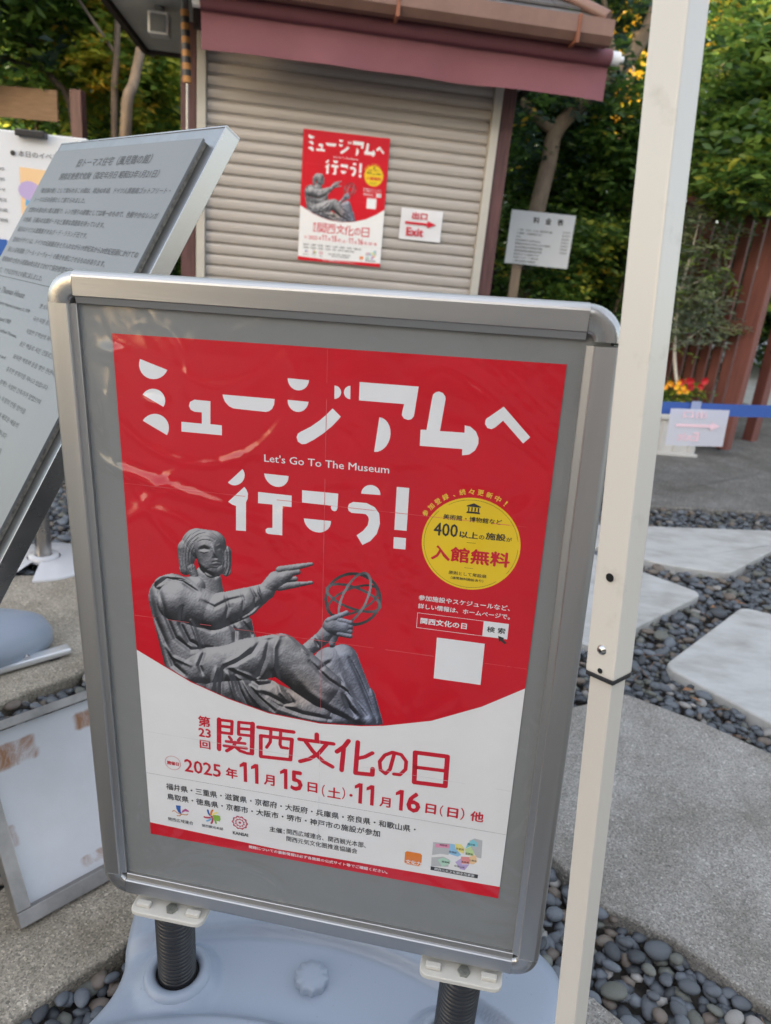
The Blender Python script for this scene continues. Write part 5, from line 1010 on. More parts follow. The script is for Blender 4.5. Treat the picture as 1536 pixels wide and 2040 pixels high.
# ================================================================== other stand feet at left
sf = thing('stand_foot', tuple(at_z(0, 1300, .02)), 'rounded pale grey water weight lying on the brown slab at left', 'base')
c0 = at_z(-28, 1300, .02); SFm = Frame((c0.x, c0.y, .02), (.8, .6, 0), (0, 0, 1))
m = MB(); prof3 = [(.155, 0), (.165, .012), (.165, .045), (.150, .075), (.115, .095), (.06, .105), (0, .107)]
m.lathe(SFm, prof3, 40, 0, True, (0, 0), lambda a: 1 + .10 * math.cos(2 * a) + .04 * math.cos(4 * a)); m.build('tank', M['base_blue'], sf)
fa = thing('aluminium_foot', tuple(at_z(60, 1310, .02)), 'flat silver aluminium foot bar on the brown slab at left', 'foot bar')
a, b = at_z(-260, 1400, .045), at_z(139, 1287, .045); AF = Frame(a, b - a, (0, 0, 1)); L_ = (b - a).length
m = MB(); m.box(AF, (L_ / 2, 0, -.008), (L_, .040, .018), bev=.006); m.build('bar', mat('pale_anodised', (.72, .74, .77), rough=.32, metal=.7, var=.03), fa)
m = MB(); c4 = AF.inv(at_z(38, 1290, .05)); m.tube([AF(c4.x, .0, -.002), AF(c4.x, .09, .035)], .011, 12); m.build('strut', M['steel'], fa)
for x in (.06, L_ - .05):
    m = MB(); m.box(AF, (x, 0, -.021), (.03, .03, .010)); m.build('rubber_foot', M['black_plastic'], fa)

# ================================================================== papers and signs at the back
def paper(name, quad, label, origin_frame=None, bow=0.0): ...
# exit notice on the shutter
ex = K.inv(at_plane(800, 413, K(0, -.024, 0), KN)); e2 = K.inv(at_plane(875, 478, K(0, -.024, 0), KN))
EF = K.shift(ex.x, -.0235, ex.z); ew, eh = e2.x - ex.x, 0.180; ew = 0.262
exo = bpy.data.objects.new('exit_notice', None); exo.location = EF(ew / 2, 0, -eh); exo.rotation_euler = (0, 0, R_(8)); exo.empty_display_size = .05
link(exo, None, 'small laminated exit notice with red arrow on the beige shutter', 'notice')
m = MB(); n = 24; vs = []
gloss = mat('laminated_paper', (.76, .77, .80), rough=.12, coat=.6)
for j in range(13):
    for i in range(n + 1):
        t, s_ = j / 12, i / n; vs.append(EF(ew * s_, -.001 - .004 * math.sin(s_ * 9 + 1) * (1 - t) ** 2 - .002 * math.sin(t * 6), -eh * t))
m.add(vs, [(j * (n + 1) + i, (j + 1) * (n + 1) + i, (j + 1) * (n + 1) + i + 1, j * (n + 1) + i + 1) for j in range(12) for i in range(n)], 0, True); m.build('sheet', gloss, exo)
m = MB(); text(m, EF, "出口", .07, -.060, .165, -.018, -.0075, .03); text(m, EF, "Exit", .042, -.158, .150, -.108, -.0075, .03)
m.poly(EF, [(.03, -.090), (.17, -.090), (.17, -.104), (.225, -.082), (.17, -.062), (.17, -.076), (.03, -.076)][::-1], -.0075); m.build('lettering', M['ink_textred'], exo)
# fee table board by the bushes
YF = 5.75; f0 = at_y(1020, 417, YF); f1 = at_y(1148, 430, YF); f2 = at_y(1130, 531, YF); f3 = at_y(1000, 523, YF)
FXv = (f1 - f0).normalized(); FFm = Frame(f0, FXv, (0, 0, 1)); fwid = (f1 - f0).length; fh = abs(FFm.inv(f3).z)
fee = thing('fee_board', (f0.x + .25, YF, 0), 'white admission fee table on a wooden post before the bushes', 'sign')
m = MB(); m.box(FFm, (fwid / 2, .008, -fh / 2), (fwid, .014, fh), bev=.002); m.build('board', mat('fee_board_white', (.72, .74, .75), rough=.35, var=.02), fee)
m = MB(); pz_ = FFm(.10, .04, 0); m.box(Frame((pz_.x, pz_.y, 0), (1, 0, 0), (0, 0, 1)), (0, 0, .80), (.07, .05, 1.6), bev=.004); m.build('post', mat('pale_post', (.34, .25, .17), rough=.8, var=.15, stretch=(5, 5, .5)), fee)
m = MB()
for i, ch in enumerate("料金表"): text(m, FFm, ch, .17 + i * .09, -.080, .215 + i * .09, -.035, -.0004, .03)
for i, s_ in enumerate(["一般  大人 小人 団体料金", "入館料（消費税込み）", "大人", "団体割引 20名以上", "障害者手帳をお持ちの方は無料", "身体障害者手帳療育手帳", "精神障害者保健福祉手帳", "高校生以下は無料です", "年間パスポート発行中", "二館共通券の御案内", "ご入館は閉館十五分前", "まででお願いします"]):
    text(m, FFm, s_, .06, -.125 - i * .0245 - .014, .06 + .014 * len(s_) * 1.35, -.125 - i * .0245, -.0004, .01)
for i in range(7): text(m, FFm, "五百円", .40, -.13 - i * .024, .455, -.118 - i * .024, -.0004, .01)
m.build('lettering', M['ink_black'], fee)

# blue belt with the exit paper seen from behind
YB2 = 4.1
b0, b1 = at_y(1180, 797, YB2), at_y(1900, 818, YB2 + .25)
TF = Frame(b0, b1 - b0, (0, 0, 1)); bw = abs(at_y(1400, 818, YB2).z - at_y(1400, 792, YB2).z) * .98
m = MB(); n = 40; L_ = (b1 - b0).length; vs = []
for i in range(n + 1):
    t = i / n; sag = -.03 * math.sin(math.pi * t) * .4
    for z in (bw / 2, -bw / 2): vs.append(TF(L_ * t, .003 * math.sin(t * 30), z + sag - bw / 2 + .01))
    for z in (-bw / 2, bw / 2): vs.append(TF(L_ * t, .002 + .003 * math.sin(t * 30), z + sag - bw / 2 + .01))
m.add(vs, [(4 * i + k, 4 * i + (k + 1) % 4, 4 * i + 4 + (k + 1) % 4, 4 * i + 4 + k) for i in range(n) for k in range(4)], 0, False)
belt = m.build('belt_barrier', mat('blue_webbing', (.035, .10, .38), rough=.6, bump=.3, bscale=900), None, 'blue webbing belt stretched across the path before the gate', 'barrier belt')
for x, y in ((b0.x, b0.y), (b1.x, b1.y)):
    m = MB(); ps = Frame((x, y, 0), (1, 0, 0), (0, 0, 1)); m.lathe(ps, [(.16, .0), (.16, .02), (.03, .04), (.03, .0 + b0.z + .05), (0.03, b0.z + .06), (0, b0.z + .07)], 24); m.build('barrier_post', M['black_plastic'], belt)
pq = [at_y(u, v, YB2 + .03) for u, v in ((1336, 813), (1453, 817), (1437, 889), (1324, 886))]
m = MB(); m.add(pq, [(0, 3, 2, 1)]); PXv = (pq[1] - pq[0]).normalized(); EP = Frame(pq[0], PXv, pq[0] - pq[3]); pw_, ph_ = (pq[1] - pq[0]).length, (pq[3] - pq[0]).length
epp = bpy.data.objects.new('exit_paper', None); epp.location = EP(pw_ / 2, 0, -ph_); epp.empty_display_size = .05
link(epp, None, 'white paper hung on the blue belt, faint mirrored exit print showing through', 'paper')
m = MB(); vs = []; n = 20
for j in range(9):
    for i in range(n + 1): t, s_ = j / 8, i / n; vs.append(EP(pw_ * s_, -.006 - .006 * math.sin(s_ * 5) * t, -ph_ * t))
m.add(vs, [(j * (n + 1) + i, (j + 1) * (n + 1) + i, (j + 1) * (n + 1) + i + 1, j * (n + 1) + i + 1) for j in range(8) for i in range(n)], 0, True); m.build('sheet', mat('translucent_paper', (.68, .70, .80), rough=.4, trans=.25), epp)
m = MB(); text(m, EP, "出口", pw_ * .22, -.052, pw_ * .62, -.010, -.0135, .03, mirror=True); text(m, EP, "Exit", pw_ * .18, -ph_ * .86, pw_ * .55, -ph_ * .62, -.0135, .03, mirror=True)
m.poly(EP, [(pw_ * a, -ph_ * b) for a, b in ((.12, .40), (.72, .40), (.72, .33), (.88, .44), (.72, .56), (.72, .48), (.12, .48))], -.0135); m.build('faint_lettering', M['faintpink'], epp)
m = MB(); t0 = TF.inv(at_y(1400, 800, YB2)); m.slab(TF, [(t0.x - .03, .012), (t0.x + .03, .012), (t0.x + .03, -bw - .01), (t0.x - .03, -bw - .01)], -.0075, -.007); m.build('tape', mat('clear_tape', (.30, .36, .55), rough=.3), epp)

# ------------------------------------------------------------------ brown wooden gate
gate_m = mat('red_brown_gate_paint', (0.20, 0.070, 0.055), rough=0.5, col2=(0.13, 0.045, 0.04), vscale=5, stretch=(5, 5, .6), bump=.25, bscale=50)
gate_d = mat('dark_brown_gate_rail', (0.055, 0.028, 0.028), rough=.55, var=.2)
G0 = at_z(1452, 892, .10)
GX = Vector((-0.55, 0.835, 0)).normalized()     # the leaf stands open, running back and to the left
GF = Frame((G0.x, G0.y, 0), GX, (0, 0, 1))
gate = thing('wooden_gate', (G0.x, G0.y, 0), 'red brown slatted wooden gate standing half open at right', 'gate', math.atan2(GX.y, GX.x))
m = MB(); m.box(GF, (.06, 0, 1.08), (.12, .07, 2.0), bev=.006); m.build('stile', gate_m, gate)
m = MB(); m.box(GF, (2.3, 0, 1.08), (.12, .07, 2.0), bev=.006); m.build('stile', gate_m, gate)
for z in (.26, 1.02, 1.88): 
    m = MB(); m.box(GF, (1.18, .012, z), (2.12, .045, .10), bev=.004); m.build('rail', gate_d if z > 1.5 else gate_m, gate)
prev = None
for i in range(19):
    x = .21 + i * .111
    if prev is None: m = MB(); m.box(GF, (x, -.035, 1.10), (.078, .03, 1.86), bev=.004); prev = m.build('slat', gate_m, gate)
    else: c = prev.copy(); COL.objects.link(c); c.location.x += .111 * i
m = MB(); m.box(GF, (.06, -.055, .98), (.05, .03, .09), bev=.004); m.tube([GF(.06, -.07, 1.0), GF(.06, -.12, 1.0), GF(.11, -.12, 1.0)], .009, 8); m.build('latch', mat('bronze_latch', (.22, .12, .08), rough=.4, metal=.6), gate)
G1 = at_z(1490, 872, .04); G2 = Vector((.80, .60, 0)).normalized(); GF2 = Frame((G1.x + .02, G1.y, 0), G2, (0, 0, 1))
gate2 = thing('gate_post', (G1.x, G1.y, 0), 'thick red brown gate post with panelled leaf at the right edge', 'gate post', math.atan2(G2.y, G2.x))
m = MB(); m.box(GF2, (.0, 0, 1.05), (.11, .09, 2.1), bev=.006); m.build('post', gate_m, gate2)
for z, h in ((1.35, .12), (2.0, .12), (.9, .10)):
    m = MB(); m.box(GF2, (.30, .0, z), (.50, .05, h), bev=.004); m.build('rail', gate_m, gate2)
for x in (.18, .34, .50):
    m = MB(); m.box(GF2, (x, -.02, 1.45), (.07, .03, 1.1), bev=.004); m.build('slat', gate_m, gate2)
# dark slat fence behind the bushes
fx0 = at_y(960, 500, 6.6); fence = thing('slat_fence', (fx0.x + .6, 6.7, 0), 'dark slatted fence behind the bushes right of the kiosk', 'fence')
FN = Frame((fx0.x - .2, 6.7, 0), (1, 0, 0), (0, 0, 1))
prev = None
for i in range(20):
    if prev is None: m = MB(); m.box(FN, (.05, 0, .85), (.05, .025, 1.7)); prev = m.build('slat', dark_w, fence)
    else: c = prev.copy(); COL.objects.link(c); c.location.x += .095 * i
for z in (.4, 1.4): m = MB(); m.box(FN, (.95, .03, z), (2.0, .03, .08)); m.build('rail', dark_w, fence)

# ------------------------------------------------------------------ planter, caster box
pl0 = at_z(1386, 912, .02); PLF = Frame((pl0.x, pl0.y + .02, .02), (1, .08, 0), (0, 0, 1))
planter = thing('planter_box', (pl0.x - .3, pl0.y + .2, 0), 'white ribbed plastic planter box with orange and red flowers', 'planter')
pw2 = mat('weathered_white_plastic', (.50, .50, .49), rough=.6, var=.08, vscale=6)
m = MB(); m.box(PLF, (-.36, .17, .15), (.70, .34, .27), bev=.012); m.build('box', pw2, planter)
m = MB(); m.box(PLF, (-.36, .17, .305), (.76, .40, .04), bev=.008); m.build('rim', pw2, planter)
m = MB(); m.box(PLF, (-.36, .17, .012), (.74, .38, .024), bev=.004); m.build('plinth', pw2, planter)
for k in range(6): m = MB(); m.box(PLF, (-.66 + k * .12, -.004, .15), (.03, .012, .22), bev=.003); m.build('rib', pw2, planter)
m = MB(); m.box(PLF, (-.36, .17, .32), (.66, .30, .02)); m.build('soil', gravel_dark, planter)
cb = at_z(1412, 905, .02); CBF = Frame((cb.x, cb.y + .25, .02), (1, 0, 0), (0, 0, 1))
cart = thing('grey_trolley', (cb.x, cb.y + .3, 0), 'low grey wheeled trolley beside the white planter', 'trolley')
m = MB(); m.box(CBF, (0, .1, .22), (.50, .34, .20), bev=.01); m.build('box', mat('mid_grey_plastic', (.22, .23, .25), rough=.5), cart)
for x in (-.18, .18):
    for y in (.0, .2):
        m = MB(); m.tube([CBF(x - .012, y - .02, .04), CBF(x + .012, y - .02, .04)], .04, 16); wq = m.build('caster', M['black_plastic'], cart)
        m = MB(); m.box(CBF, (x, y - .01, .10), (.04, .05, .05)); m.build('fork', M['steel'], wq)

# ------------------------------------------------------------------ left background: pergola post and beam
lf = at_y(158, 260, 6.2); perg = thing('timber_frame', (lf.x, 6.2, 0), 'brown timber post and beams with bamboo blind among the left trees', 'timber frame')
PG = Frame((lf.x, 6.2, 0), (1, -.05, 0), (0, 0, 1))
m = MB(); m.box(PG, (0, 0, 1.14), (.09, .09, 2.28), bev=.004); m.build('post', wood_m, perg)
m = MB(); m.box(PG, (-.9, .0, 1.90), (1.8, .06, .10)); m.build('beam', wood_m, perg)
m = MB(); m.box(PG, (-.85, .02, 2.16), (1.35, .02, .22)); m.build('bamboo_blind', mat('bamboo_blind', (.20, .13, .08), rough=.8, var=.3, vscale=30, stretch=(.3, 1, 8)), perg)
m = MB(); m.box(PG, (-.9, .03, 1.0), (1.8, .03, 1.7)); m.build('board', dark_w, perg)

# ================================================================== vegetation
def leafmat(n, c, tr=.35): return mat('leaf_' + n, c, rough=.42, var=.18, vscale=3, trans=tr, spec=.4)
LG = [leafmat('deep_green', (.035, .078, .024)), leafmat('mid_green', (.085, .17, .036)), leafmat('fresh_green', (.18, .28, .05)), leafmat('yellow_green', (.38, .40, .05))]
LY = [leafmat('autumn_yellow', (.55, .38, .05)), leafmat('autumn_orange', (.40, .15, .03)), leafmat('olive_grey', (.17, .21, .155)), leafmat('olive_light', (.30, .36, .20)), leafmat('blue_green', (.045, .085, .065)), leafmat('gold', (.80, .46, .04), .5)]
bark = mat('bark', (.20, .155, .115), rough=.9, col2=(.09, .07, .055), vscale=12, stretch=(2, 2, .5), bump=.8, bscale=30)
bark2 = mat('pale_bark', (.30, .235, .17), rough=.85, col2=(.17, .13, .10), vscale=10, stretch=(2, 2, .6), bump=.6, bscale=30)
def leaf_cloud(name, parent, mats, wts, centers, size, per=9, L=.20, pair=True, droop=.25, seed=1, ratio=.42, kind=None, label=None, cat=None):
    """sprays of folded leaves along short twigs at the given points"""
    r = np.random.RandomState(seed); C_ = np.asarray(centers, float); n = len(C_)
    ax = r.normal(size=(n, 3)); ax[:, 2] = ax[:, 2] * .5 + .15; ax /= np.linalg.norm(ax, axis=1)[:, None]
    side = np.cross(ax, [0, 0, 1.0]); side /= np.linalg.norm(side, axis=1)[:, None] + 1e-9
    upv = np.cross(side, ax)
    k = np.arange(per); t = (k + .5) / per; sg = np.where(k % 2 == 0, 1, -1)
    base = C_[:, None, :] + ax[:, None, :] * (t[None, :, None] - .5) * L - np.array([0, 0, 1.]) * (t[None, :, None] ** 2) * L * droop
    d = ax[:, None, :] * .55 + side[:, None, :] * sg[None, :, None] * .9 + r.normal(size=(n, per, 3)) * .25
    d[:, :, 2] -= .12; d /= np.linalg.norm(d, axis=2)[..., None]
    nrm = upv[:, None, :] + r.normal(size=(n, per, 3)) * .45; wv = np.cross(d, nrm); wv /= np.linalg.norm(wv, axis=2)[..., None] + 1e-9
    sz = size * r.uniform(.65, 1.25, size=(n, per, 1)); nn = np.cross(wv, d)
    p0 = base; p1 = base + d * sz * .5 + wv * sz * ratio * .5 + nn * sz * .08; p2 = base + d * sz; p3 = base + d * sz * .5 - wv * sz * ratio * .5 + nn * sz * .08
    V = np.stack([p0, p1, p2, p3], 2).reshape(-1, 3); N_ = n * per
    inv = np.array(wm(parent).inverted()) if parent is not None else np.eye(4)
    V = V @ inv[:3, :3].T + inv[:3, 3]
    me = bpy.data.meshes.new(name); me.vertices.add(len(V)); me.vertices.foreach_set('co', V.ravel())
    idx = (np.arange(N_)[:, None] * 4 + np.array([0, 1, 2, 0, 2, 3])[None, :]).ravel()
    me.loops.add(len(idx)); me.loops.foreach_set('vertex_index', idx); me.polygons.add(N_ * 2); me.polygons.foreach_set('loop_start', np.arange(N_ * 2) * 3)
    for q_ in mats: me.materials.append(q_)
    mi = r.choice(len(mats), size=n, p=np.array(wts) / sum(wts)); mi = np.repeat(mi, per); sw = r.rand(N_) < .15; mi[sw] = r.choice(len(mats), size=sw.sum(), p=np.array(wts) / sum(wts))
    me.polygons.foreach_set('material_index', np.repeat(mi, 2)); me.update(); me.validate()
    return link(bpy.data.objects.new(name, me), parent, label, cat, None, kind)
def clumps(x0, x1, y0, y1, z0, z1, nc, rad, per_c, seed, shell=.75, keep=None):
    r = np.random.RandomState(seed); out = []
    for _ in range(nc):
        c = np.array([r.uniform(x0, x1), r.uniform(y0, y1), r.uniform(z0, z1)])
        if keep and not keep(*c): continue
        rr = rad * r.uniform(.6, 1.3); d = r.normal(size=(per_c, 3)); d /= np.linalg.norm(d, axis=1)[:, None]
        out.append(c + d * rr * (r.uniform(0, 1, size=(per_c, 1)) ** (1 / 3.) * (1 - shell) + shell) * np.array([1, 1, .75]))
    return np.concatenate(out)
def limb(m, pts, r0, r1, n=9):
    P = [Vector(p) for p in pts]; q = []
    for i in range(len(P) - 1):
        for k in range(4):
            t = k / 4; a, b = P[i], P[i + 1]; pa_ = P[max(i - 1, 0)]; pb_ = P[min(i + 2, len(P) - 1)]
            q.append(.5 * ((2 * a) + (b - pa_) * t + (2 * pa_ - 5 * a + 4 * b - pb_) * t * t + (3 * a - pa_ - 3 * b + pb_) * t ** 3))
    q.append(P[-1]); N_ = len(q) - 1
    m.tube(q, [r0 + (r1 - r0) * i / N_ for i in range(N_ + 1)], n)
def tree(name, base, label, cat, limbs, barkm):
    t = thing(name, base, label, cat); m = MB(); limb(m, *limbs[0]); tr_ = m.build('trunk', barkm, t)
    for l in limbs[1:]: m = MB(); limb(m, *l); m.build('branch', barkm, t)
    return t
# left yellowing tree
Y = 6.9
P_ = lambda u, v, y=Y: tuple(at_y(u, v, y))
def gnd(u, y): p = at_y(u, 560, y); return (p.x, y, 0)
t1 = tree('maple_tree', gnd(245, 6.9), 'slender tree with yellowing leaves and pale stem left of the kiosk', 'tree',
    [([gnd(248, 6.9), P_(250, 268, 6.3), P_(268, 160, 6.35), P_(290, 40, 6.5), P_(300, -120)], .05, .03), ([P_(268, 170), P_(330, 60), P_(380, -40)], .03, .015), ([P_(262, 200), P_(215, 90), P_(195, -20)], .03, .012)], bark2)
c = clumps(at_y(100, 0, Y).x, at_y(345, 0, Y).x, 6.75, 7.8, 2.0, 4.1, 46, .30, 46, 21)
leaf_cloud('crown', t1, [LG[2], LG[3], LG[1], LY[0], LY[1]], [.46, .34, .17, .03, .0], c, .11, 8, .26, seed=3)
t2 = tree('slender_tree', gnd(228, 6.4), 'thin straight grey stem standing just left of the yellowing tree', 'tree',
    [([gnd(228, 6.4), P_(228, 240, 6.4), P_(232, 120, 6.4), P_(236, 0, 6.4), P_(240, -150, 6.4)], .03, .02), ([P_(232, 110, 6.4), P_(170, 20, 6.4), P_(120, -60, 6.4)], .016, .008)], bark)
c = clumps(at_y(120, 0, 6.4).x, at_y(240, 0, 6.4).x, 6.5, 7.1, 2.5, 3.8, 16, .25, 30, 22); leaf_cloud('crown', t2, [LG[2], LG[3], LY[0]], [.4, .4, .2], c, .10, 8, .2, seed=4)
t3 = tree('broadleaf_tree', gnd(-60, 6.6), 'dark green broadleaf tree at the upper left edge', 'tree',
    [([gnd(165, 6.6), P_(150, 265, 6.6), P_(100, 150, 6.6), P_(40, 60, 6.6), P_(-30, -40, 6.6)], .03, .02), ([P_(95, 140, 6.6), P_(20, 120, 6.6), P_(-60, 90, 6.6)], .02, .01)], bark)
c = clumps(at_y(-160, 0, 6.3).x, at_y(75, 0, 6.3).x, 5.6, 6.8, 2.35, 3.9, 40, .28, 44, 23); leaf_cloud('crown', t3, [LG[0], LG[1], LG[2], LY[4], LY[0]], [.12, .36, .38, .12, .02], c, .12, 8, .26, seed=5)
b1_ = thing('evergreen_bush', (at_y(300, 500, 7.8).x, 7.8, 0), 'dark green bush filling the gap between kiosk and left trees', 'bush')
c = clumps(at_y(-60, 0, 7.9).x, at_y(370, 0, 7.9).x, 7.6, 8.6, .4, 3.2, 90, .38, 50, 24); leaf_cloud('foliage', b1_, [LG[0], LG[1], LG[2], LG[3]], [.5, .28, .12, .10], c, .09, 8, .26, seed=6)
m = MB(); 
for k in range(4): limb(m, [(at_y(60 + 80 * k, 500, 8).x, 8.1, 0), (at_y(60 + 80 * k, 500, 8).x + .1, 8.1, 1.6), (at_y(70 + 85 * k, 500, 8).x, 8.2, 3.0)], .04, .015)
m.build('stem', bark, b1_)
# right: leaning tree with pale trunk
Y = 6.35
t4 = tree('leaning_tree', gnd(1034, 6.2), 'tree with pale leaning trunk rising behind the fee board', 'tree',
    [([gnd(1034, 6.2), P_(1046, 560, 6.2), P_(1070, 420, 6.3), P_(1092, 330, Y), P_(1108, 262, Y), P_(1158, 206, Y), P_(1225, 150, Y), P_(1290, 60, Y), P_(1330, -60, Y)], .075, .05), ([P_(1108, 262, Y), P_(1060, 225, Y), P_(1010, 150, Y), P_(960, 60, Y)], .05, .02), ([P_(1225, 150, Y), P_(1215, 60, Y), P_(1190, -60, Y)], .03, .015)], bark2)
c = clumps(at_y(1020, 0, 6.6).x, at_y(1290, 0, 6.6).x, 6.0, 7.1, 2.1, 3.7, 30, .28, 32, 31, keep=lambda x, y, z: z > 2.6 or x < 1.9)
leaf_cloud('crown', t4, [LY[4], LG[0], LG[1], LY[0]], [.45, .22, .31, .02], c, .075, 8, .22, seed=7)
def bush(name, u0, u1, y0, y1, z0, z1, nc, rad, per, seed, mats, wts, size, label, cat='bush', keep=None, L=.22, ratio=.42, stems=3, rooty=None):
    xa, xb = at_y(u0, 500, (y0 + y1) / 2).x, at_y(u1, 500, (y0 + y1) / 2).x
    t = thing(name, ((xa + xb) / 2, (y0 + y1) / 2, 0), label, cat)
    m = MB(); r = random.Random(seed)
    for k in range(stems):
        x = xa + (xb - xa) * (k + .5) / stems; limb(m, [(x, rooty or (y0 + y1) / 2, 0), (x + r.uniform(-.1, .1), rooty or (y0 + y1) / 2, (z1) * .5), (x + r.uniform(-.2, .2), (y0 + y1) / 2, z1 * .92)], .025, .008, 6)
    m.build('stem', bark, t)
    leaf_cloud('foliage', t, mats, wts, clumps(xa, xb, y0, y1, z0, z1, nc, rad, per, seed, keep=keep), size, 8, L, seed=seed, ratio=ratio)
    return t
bush('nandina_bush', 1010, 1290, 5.95, 6.7, .25, 1.75, 62, .20, 42, 41, [LG[1], LG[2], LG[3], LG[0], LY[0]], [.32, .28, .14, .24, .02], .060, 'light green fine-leaved bush below the fee board')
bush('camellia_bush', 1000, 1300, 6.5, 7.4, .9, 2.8, 88, .26, 40, 42, [LG[0], LG[1], LG[2], LY[4]], [.25, .42, .25, .08], .085, 'glossy dark green bush between kiosk and cream pole')
bush('laurel_bush', 1380, 1640, 5.2, 6.2, 1.95, 3.05, 60, .27, 40, 43, [LG[0], LG[1], LG[2], LG[3]], [.14, .40, .38, .08], .085, 'bright green leafy bush right of the cream pole', rooty=7.0)
bush('dark_leaved_bush', 1370, 1480, 6.9, 7.6, .2, 1.7, 26, .26, 40, 44, [LG[0], LY[4]], [.7, .3], .08, 'dark-leaved bush behind the olive plant')  # only deep green and blue-green leaf colours
bush('tall_hedge', 1340, 1760, 7.8, 8.8, 2.3, 5.4, 190, .30, 60, 45, [LG[0], LG[1], LG[2], LY[4]], [.26, .42, .28, .04], .045, 'tall fine-textured hedge at the upper right corner', 'hedge', L=.16, stems=5)
# olive plant
ol = at_z(1345, 868, .0); ol = Vector((pl0.x - .10, pl0.y + .22, 0))
Yo = ol.y
olive = tree('olive_plant', (ol.x, ol.y, 0), 'grey-green olive sapling standing in the planter near the gate', 'sapling',
    [([(ol.x, Yo, .33), P_(1344, 720, Yo), P_(1352, 600, Yo), P_(1378, 500, Yo), P_(1396, 425, Yo)], .016, .006)] +
    [([P_(1350 + k, 690 - 38 * k / 3, Yo), P_(a, b, Yo)], .006, .003, 6) for k, a, b in ((0, 1420, 640), (3, 1440, 590), (6, 1400, 560), (9, 1455, 530), (2, 1335, 610), (8, 1340, 540), (12, 1430, 470), (4, 1455, 655), (14, 1365, 450))], M['pole_paint'])
cc = []
r = np.random.RandomState(5)
for a, b in ((1405, 640), (1425, 592), (1400, 565), (1430, 535), (1335, 615), (1345, 545), (1430, 475), (1430, 655), (1365, 455), (1396, 425), (1375, 500), (1360, 640), (1385, 610), (1340, 660), (1370, 560), (1350, 500), (1345, 590)):
    p = np.array(at_y(a, b, Yo)); cc.append(p + r.normal(size=(20, 3)) * .055)
leaf_cloud('foliage', olive, [LY[2], LY[3], LG[2]], [.52, .30, .18], np.concatenate(cc), .075, 9, .22, seed=9, ratio=.24)
# flowers
def flowers(name, cx_, cy_, cz_, n, sp, mats, label, size):
    t = thing(name, (cx_, cy_, cz_ - .1), label, 'flowers'); m = MB(); r = random.Random(n)
    for k in range(n):
        o = Vector((cx_ + r.uniform(-sp, sp), cy_ + r.uniform(-.08, .08), cz_ + r.uniform(-.02, .06)))
        for ring in range(2):
            for i in range(8):
                a = i * math.pi / 4 + ring * .4; rr = size * (1 - .35 * ring); d = Vector((math.cos(a), -.55 + .1 * ring, math.sin(a))).normalized(); sdv = Vector((-math.sin(a), 0, math.cos(a)))
                m.add([o, o + d * rr * .6 + sdv * rr * .32, o + d * rr, o + d * rr * .6 - sdv * rr * .32], [(0, 1, 2, 3)], r.randrange(len(mats)))
    m.build('blossom', mats, t)
    q_ = np.random.RandomState(n); leaf_cloud('foliage', t, [LG[1], LG[2], LG[3]], [.5, .3, .2], np.array([cx_, cy_ + .04, cz_ - .04]) + q_.normal(size=(60, 3)) * np.array([sp * .7, .05, .035]), .05, 5, .08, seed=n)
fz = .40
pA = at_y(1338, 775, pl0.y + .10); flowers('marigolds', pA.x, pA.y, pA.z, 12, .10, [mat('marigold_orange', (.85, .28, .01), rough=.6), mat('marigold_yellow', (.85, .50, .02), rough=.6)], 'orange marigolds blooming in the white planter', .028)
pB = at_y(1375, 768, pl0.y + .18); flowers('red_flowers', pB.x, pB.y, pB.z, 9, .10, [mat('scarlet_petal', (.50, .012, .02), rough=.6)], 'scarlet flowers beside the marigolds in the planter', .038)
# woods behind everything
c = clumps(-13, 16, 11, 14, .3, 8.5, 950, .75, 46, 51); leaf_cloud('woodland', None, [LG[0], LG[1], LG[2], LG[3], LY[0]], [.44, .34, .16, .05, .01], c, .19, 8, .5, seed=12, kind='stuff', label='dense dark woodland closing the view behind the yard', cat='woodland')
c = clumps(-14, 18, 15, 17, 1, 11, 400, 1.0, 46, 52); leaf_cloud('woodland', None, [LG[0], LG[1], LG[2]], [.5, .3, .2], c, .26, 8, .6, seed=13, kind='stuff', label='farther band of dark green woodland behind the first', cat='woodland')
g_ = at_y(1240, 210, 10.4); gt = tree('golden_tree', (g_.x, 10.4, 0), 'sunlit golden tree glimpsed behind the right end of the awning', 'tree', [([(g_.x, 10.4, 0), (g_.x + .1, 10.4, 2.0), (g_.x, 10.4, 4.4)], .10, .04), ([(g_.x, 10.4, 2.0), (g_.x + .8, 10.3, 3.0), (g_.x + 1.3, 10.3, 4.6)], .05, .02)], bark)
cc = [np.array(at_y(a, b, 10.2)) + r.normal(size=(k, 3)) * s_ for a, b, k, s_ in ((1240, 185, 34, .13), (1246, 235, 22, .09), (1215, 60, 10, .2), (1195, 10, 8, .2), (1270, 110, 12, .2), (1430, 0, 20, .2), (1510, 0, 26, .2), (1290, 10, 14, .2))]
leaf_cloud('crown', gt, [LY[5], LY[0], LG[3]], [.6, .25, .15], np.concatenate(cc), .12, 8, .26, seed=14)

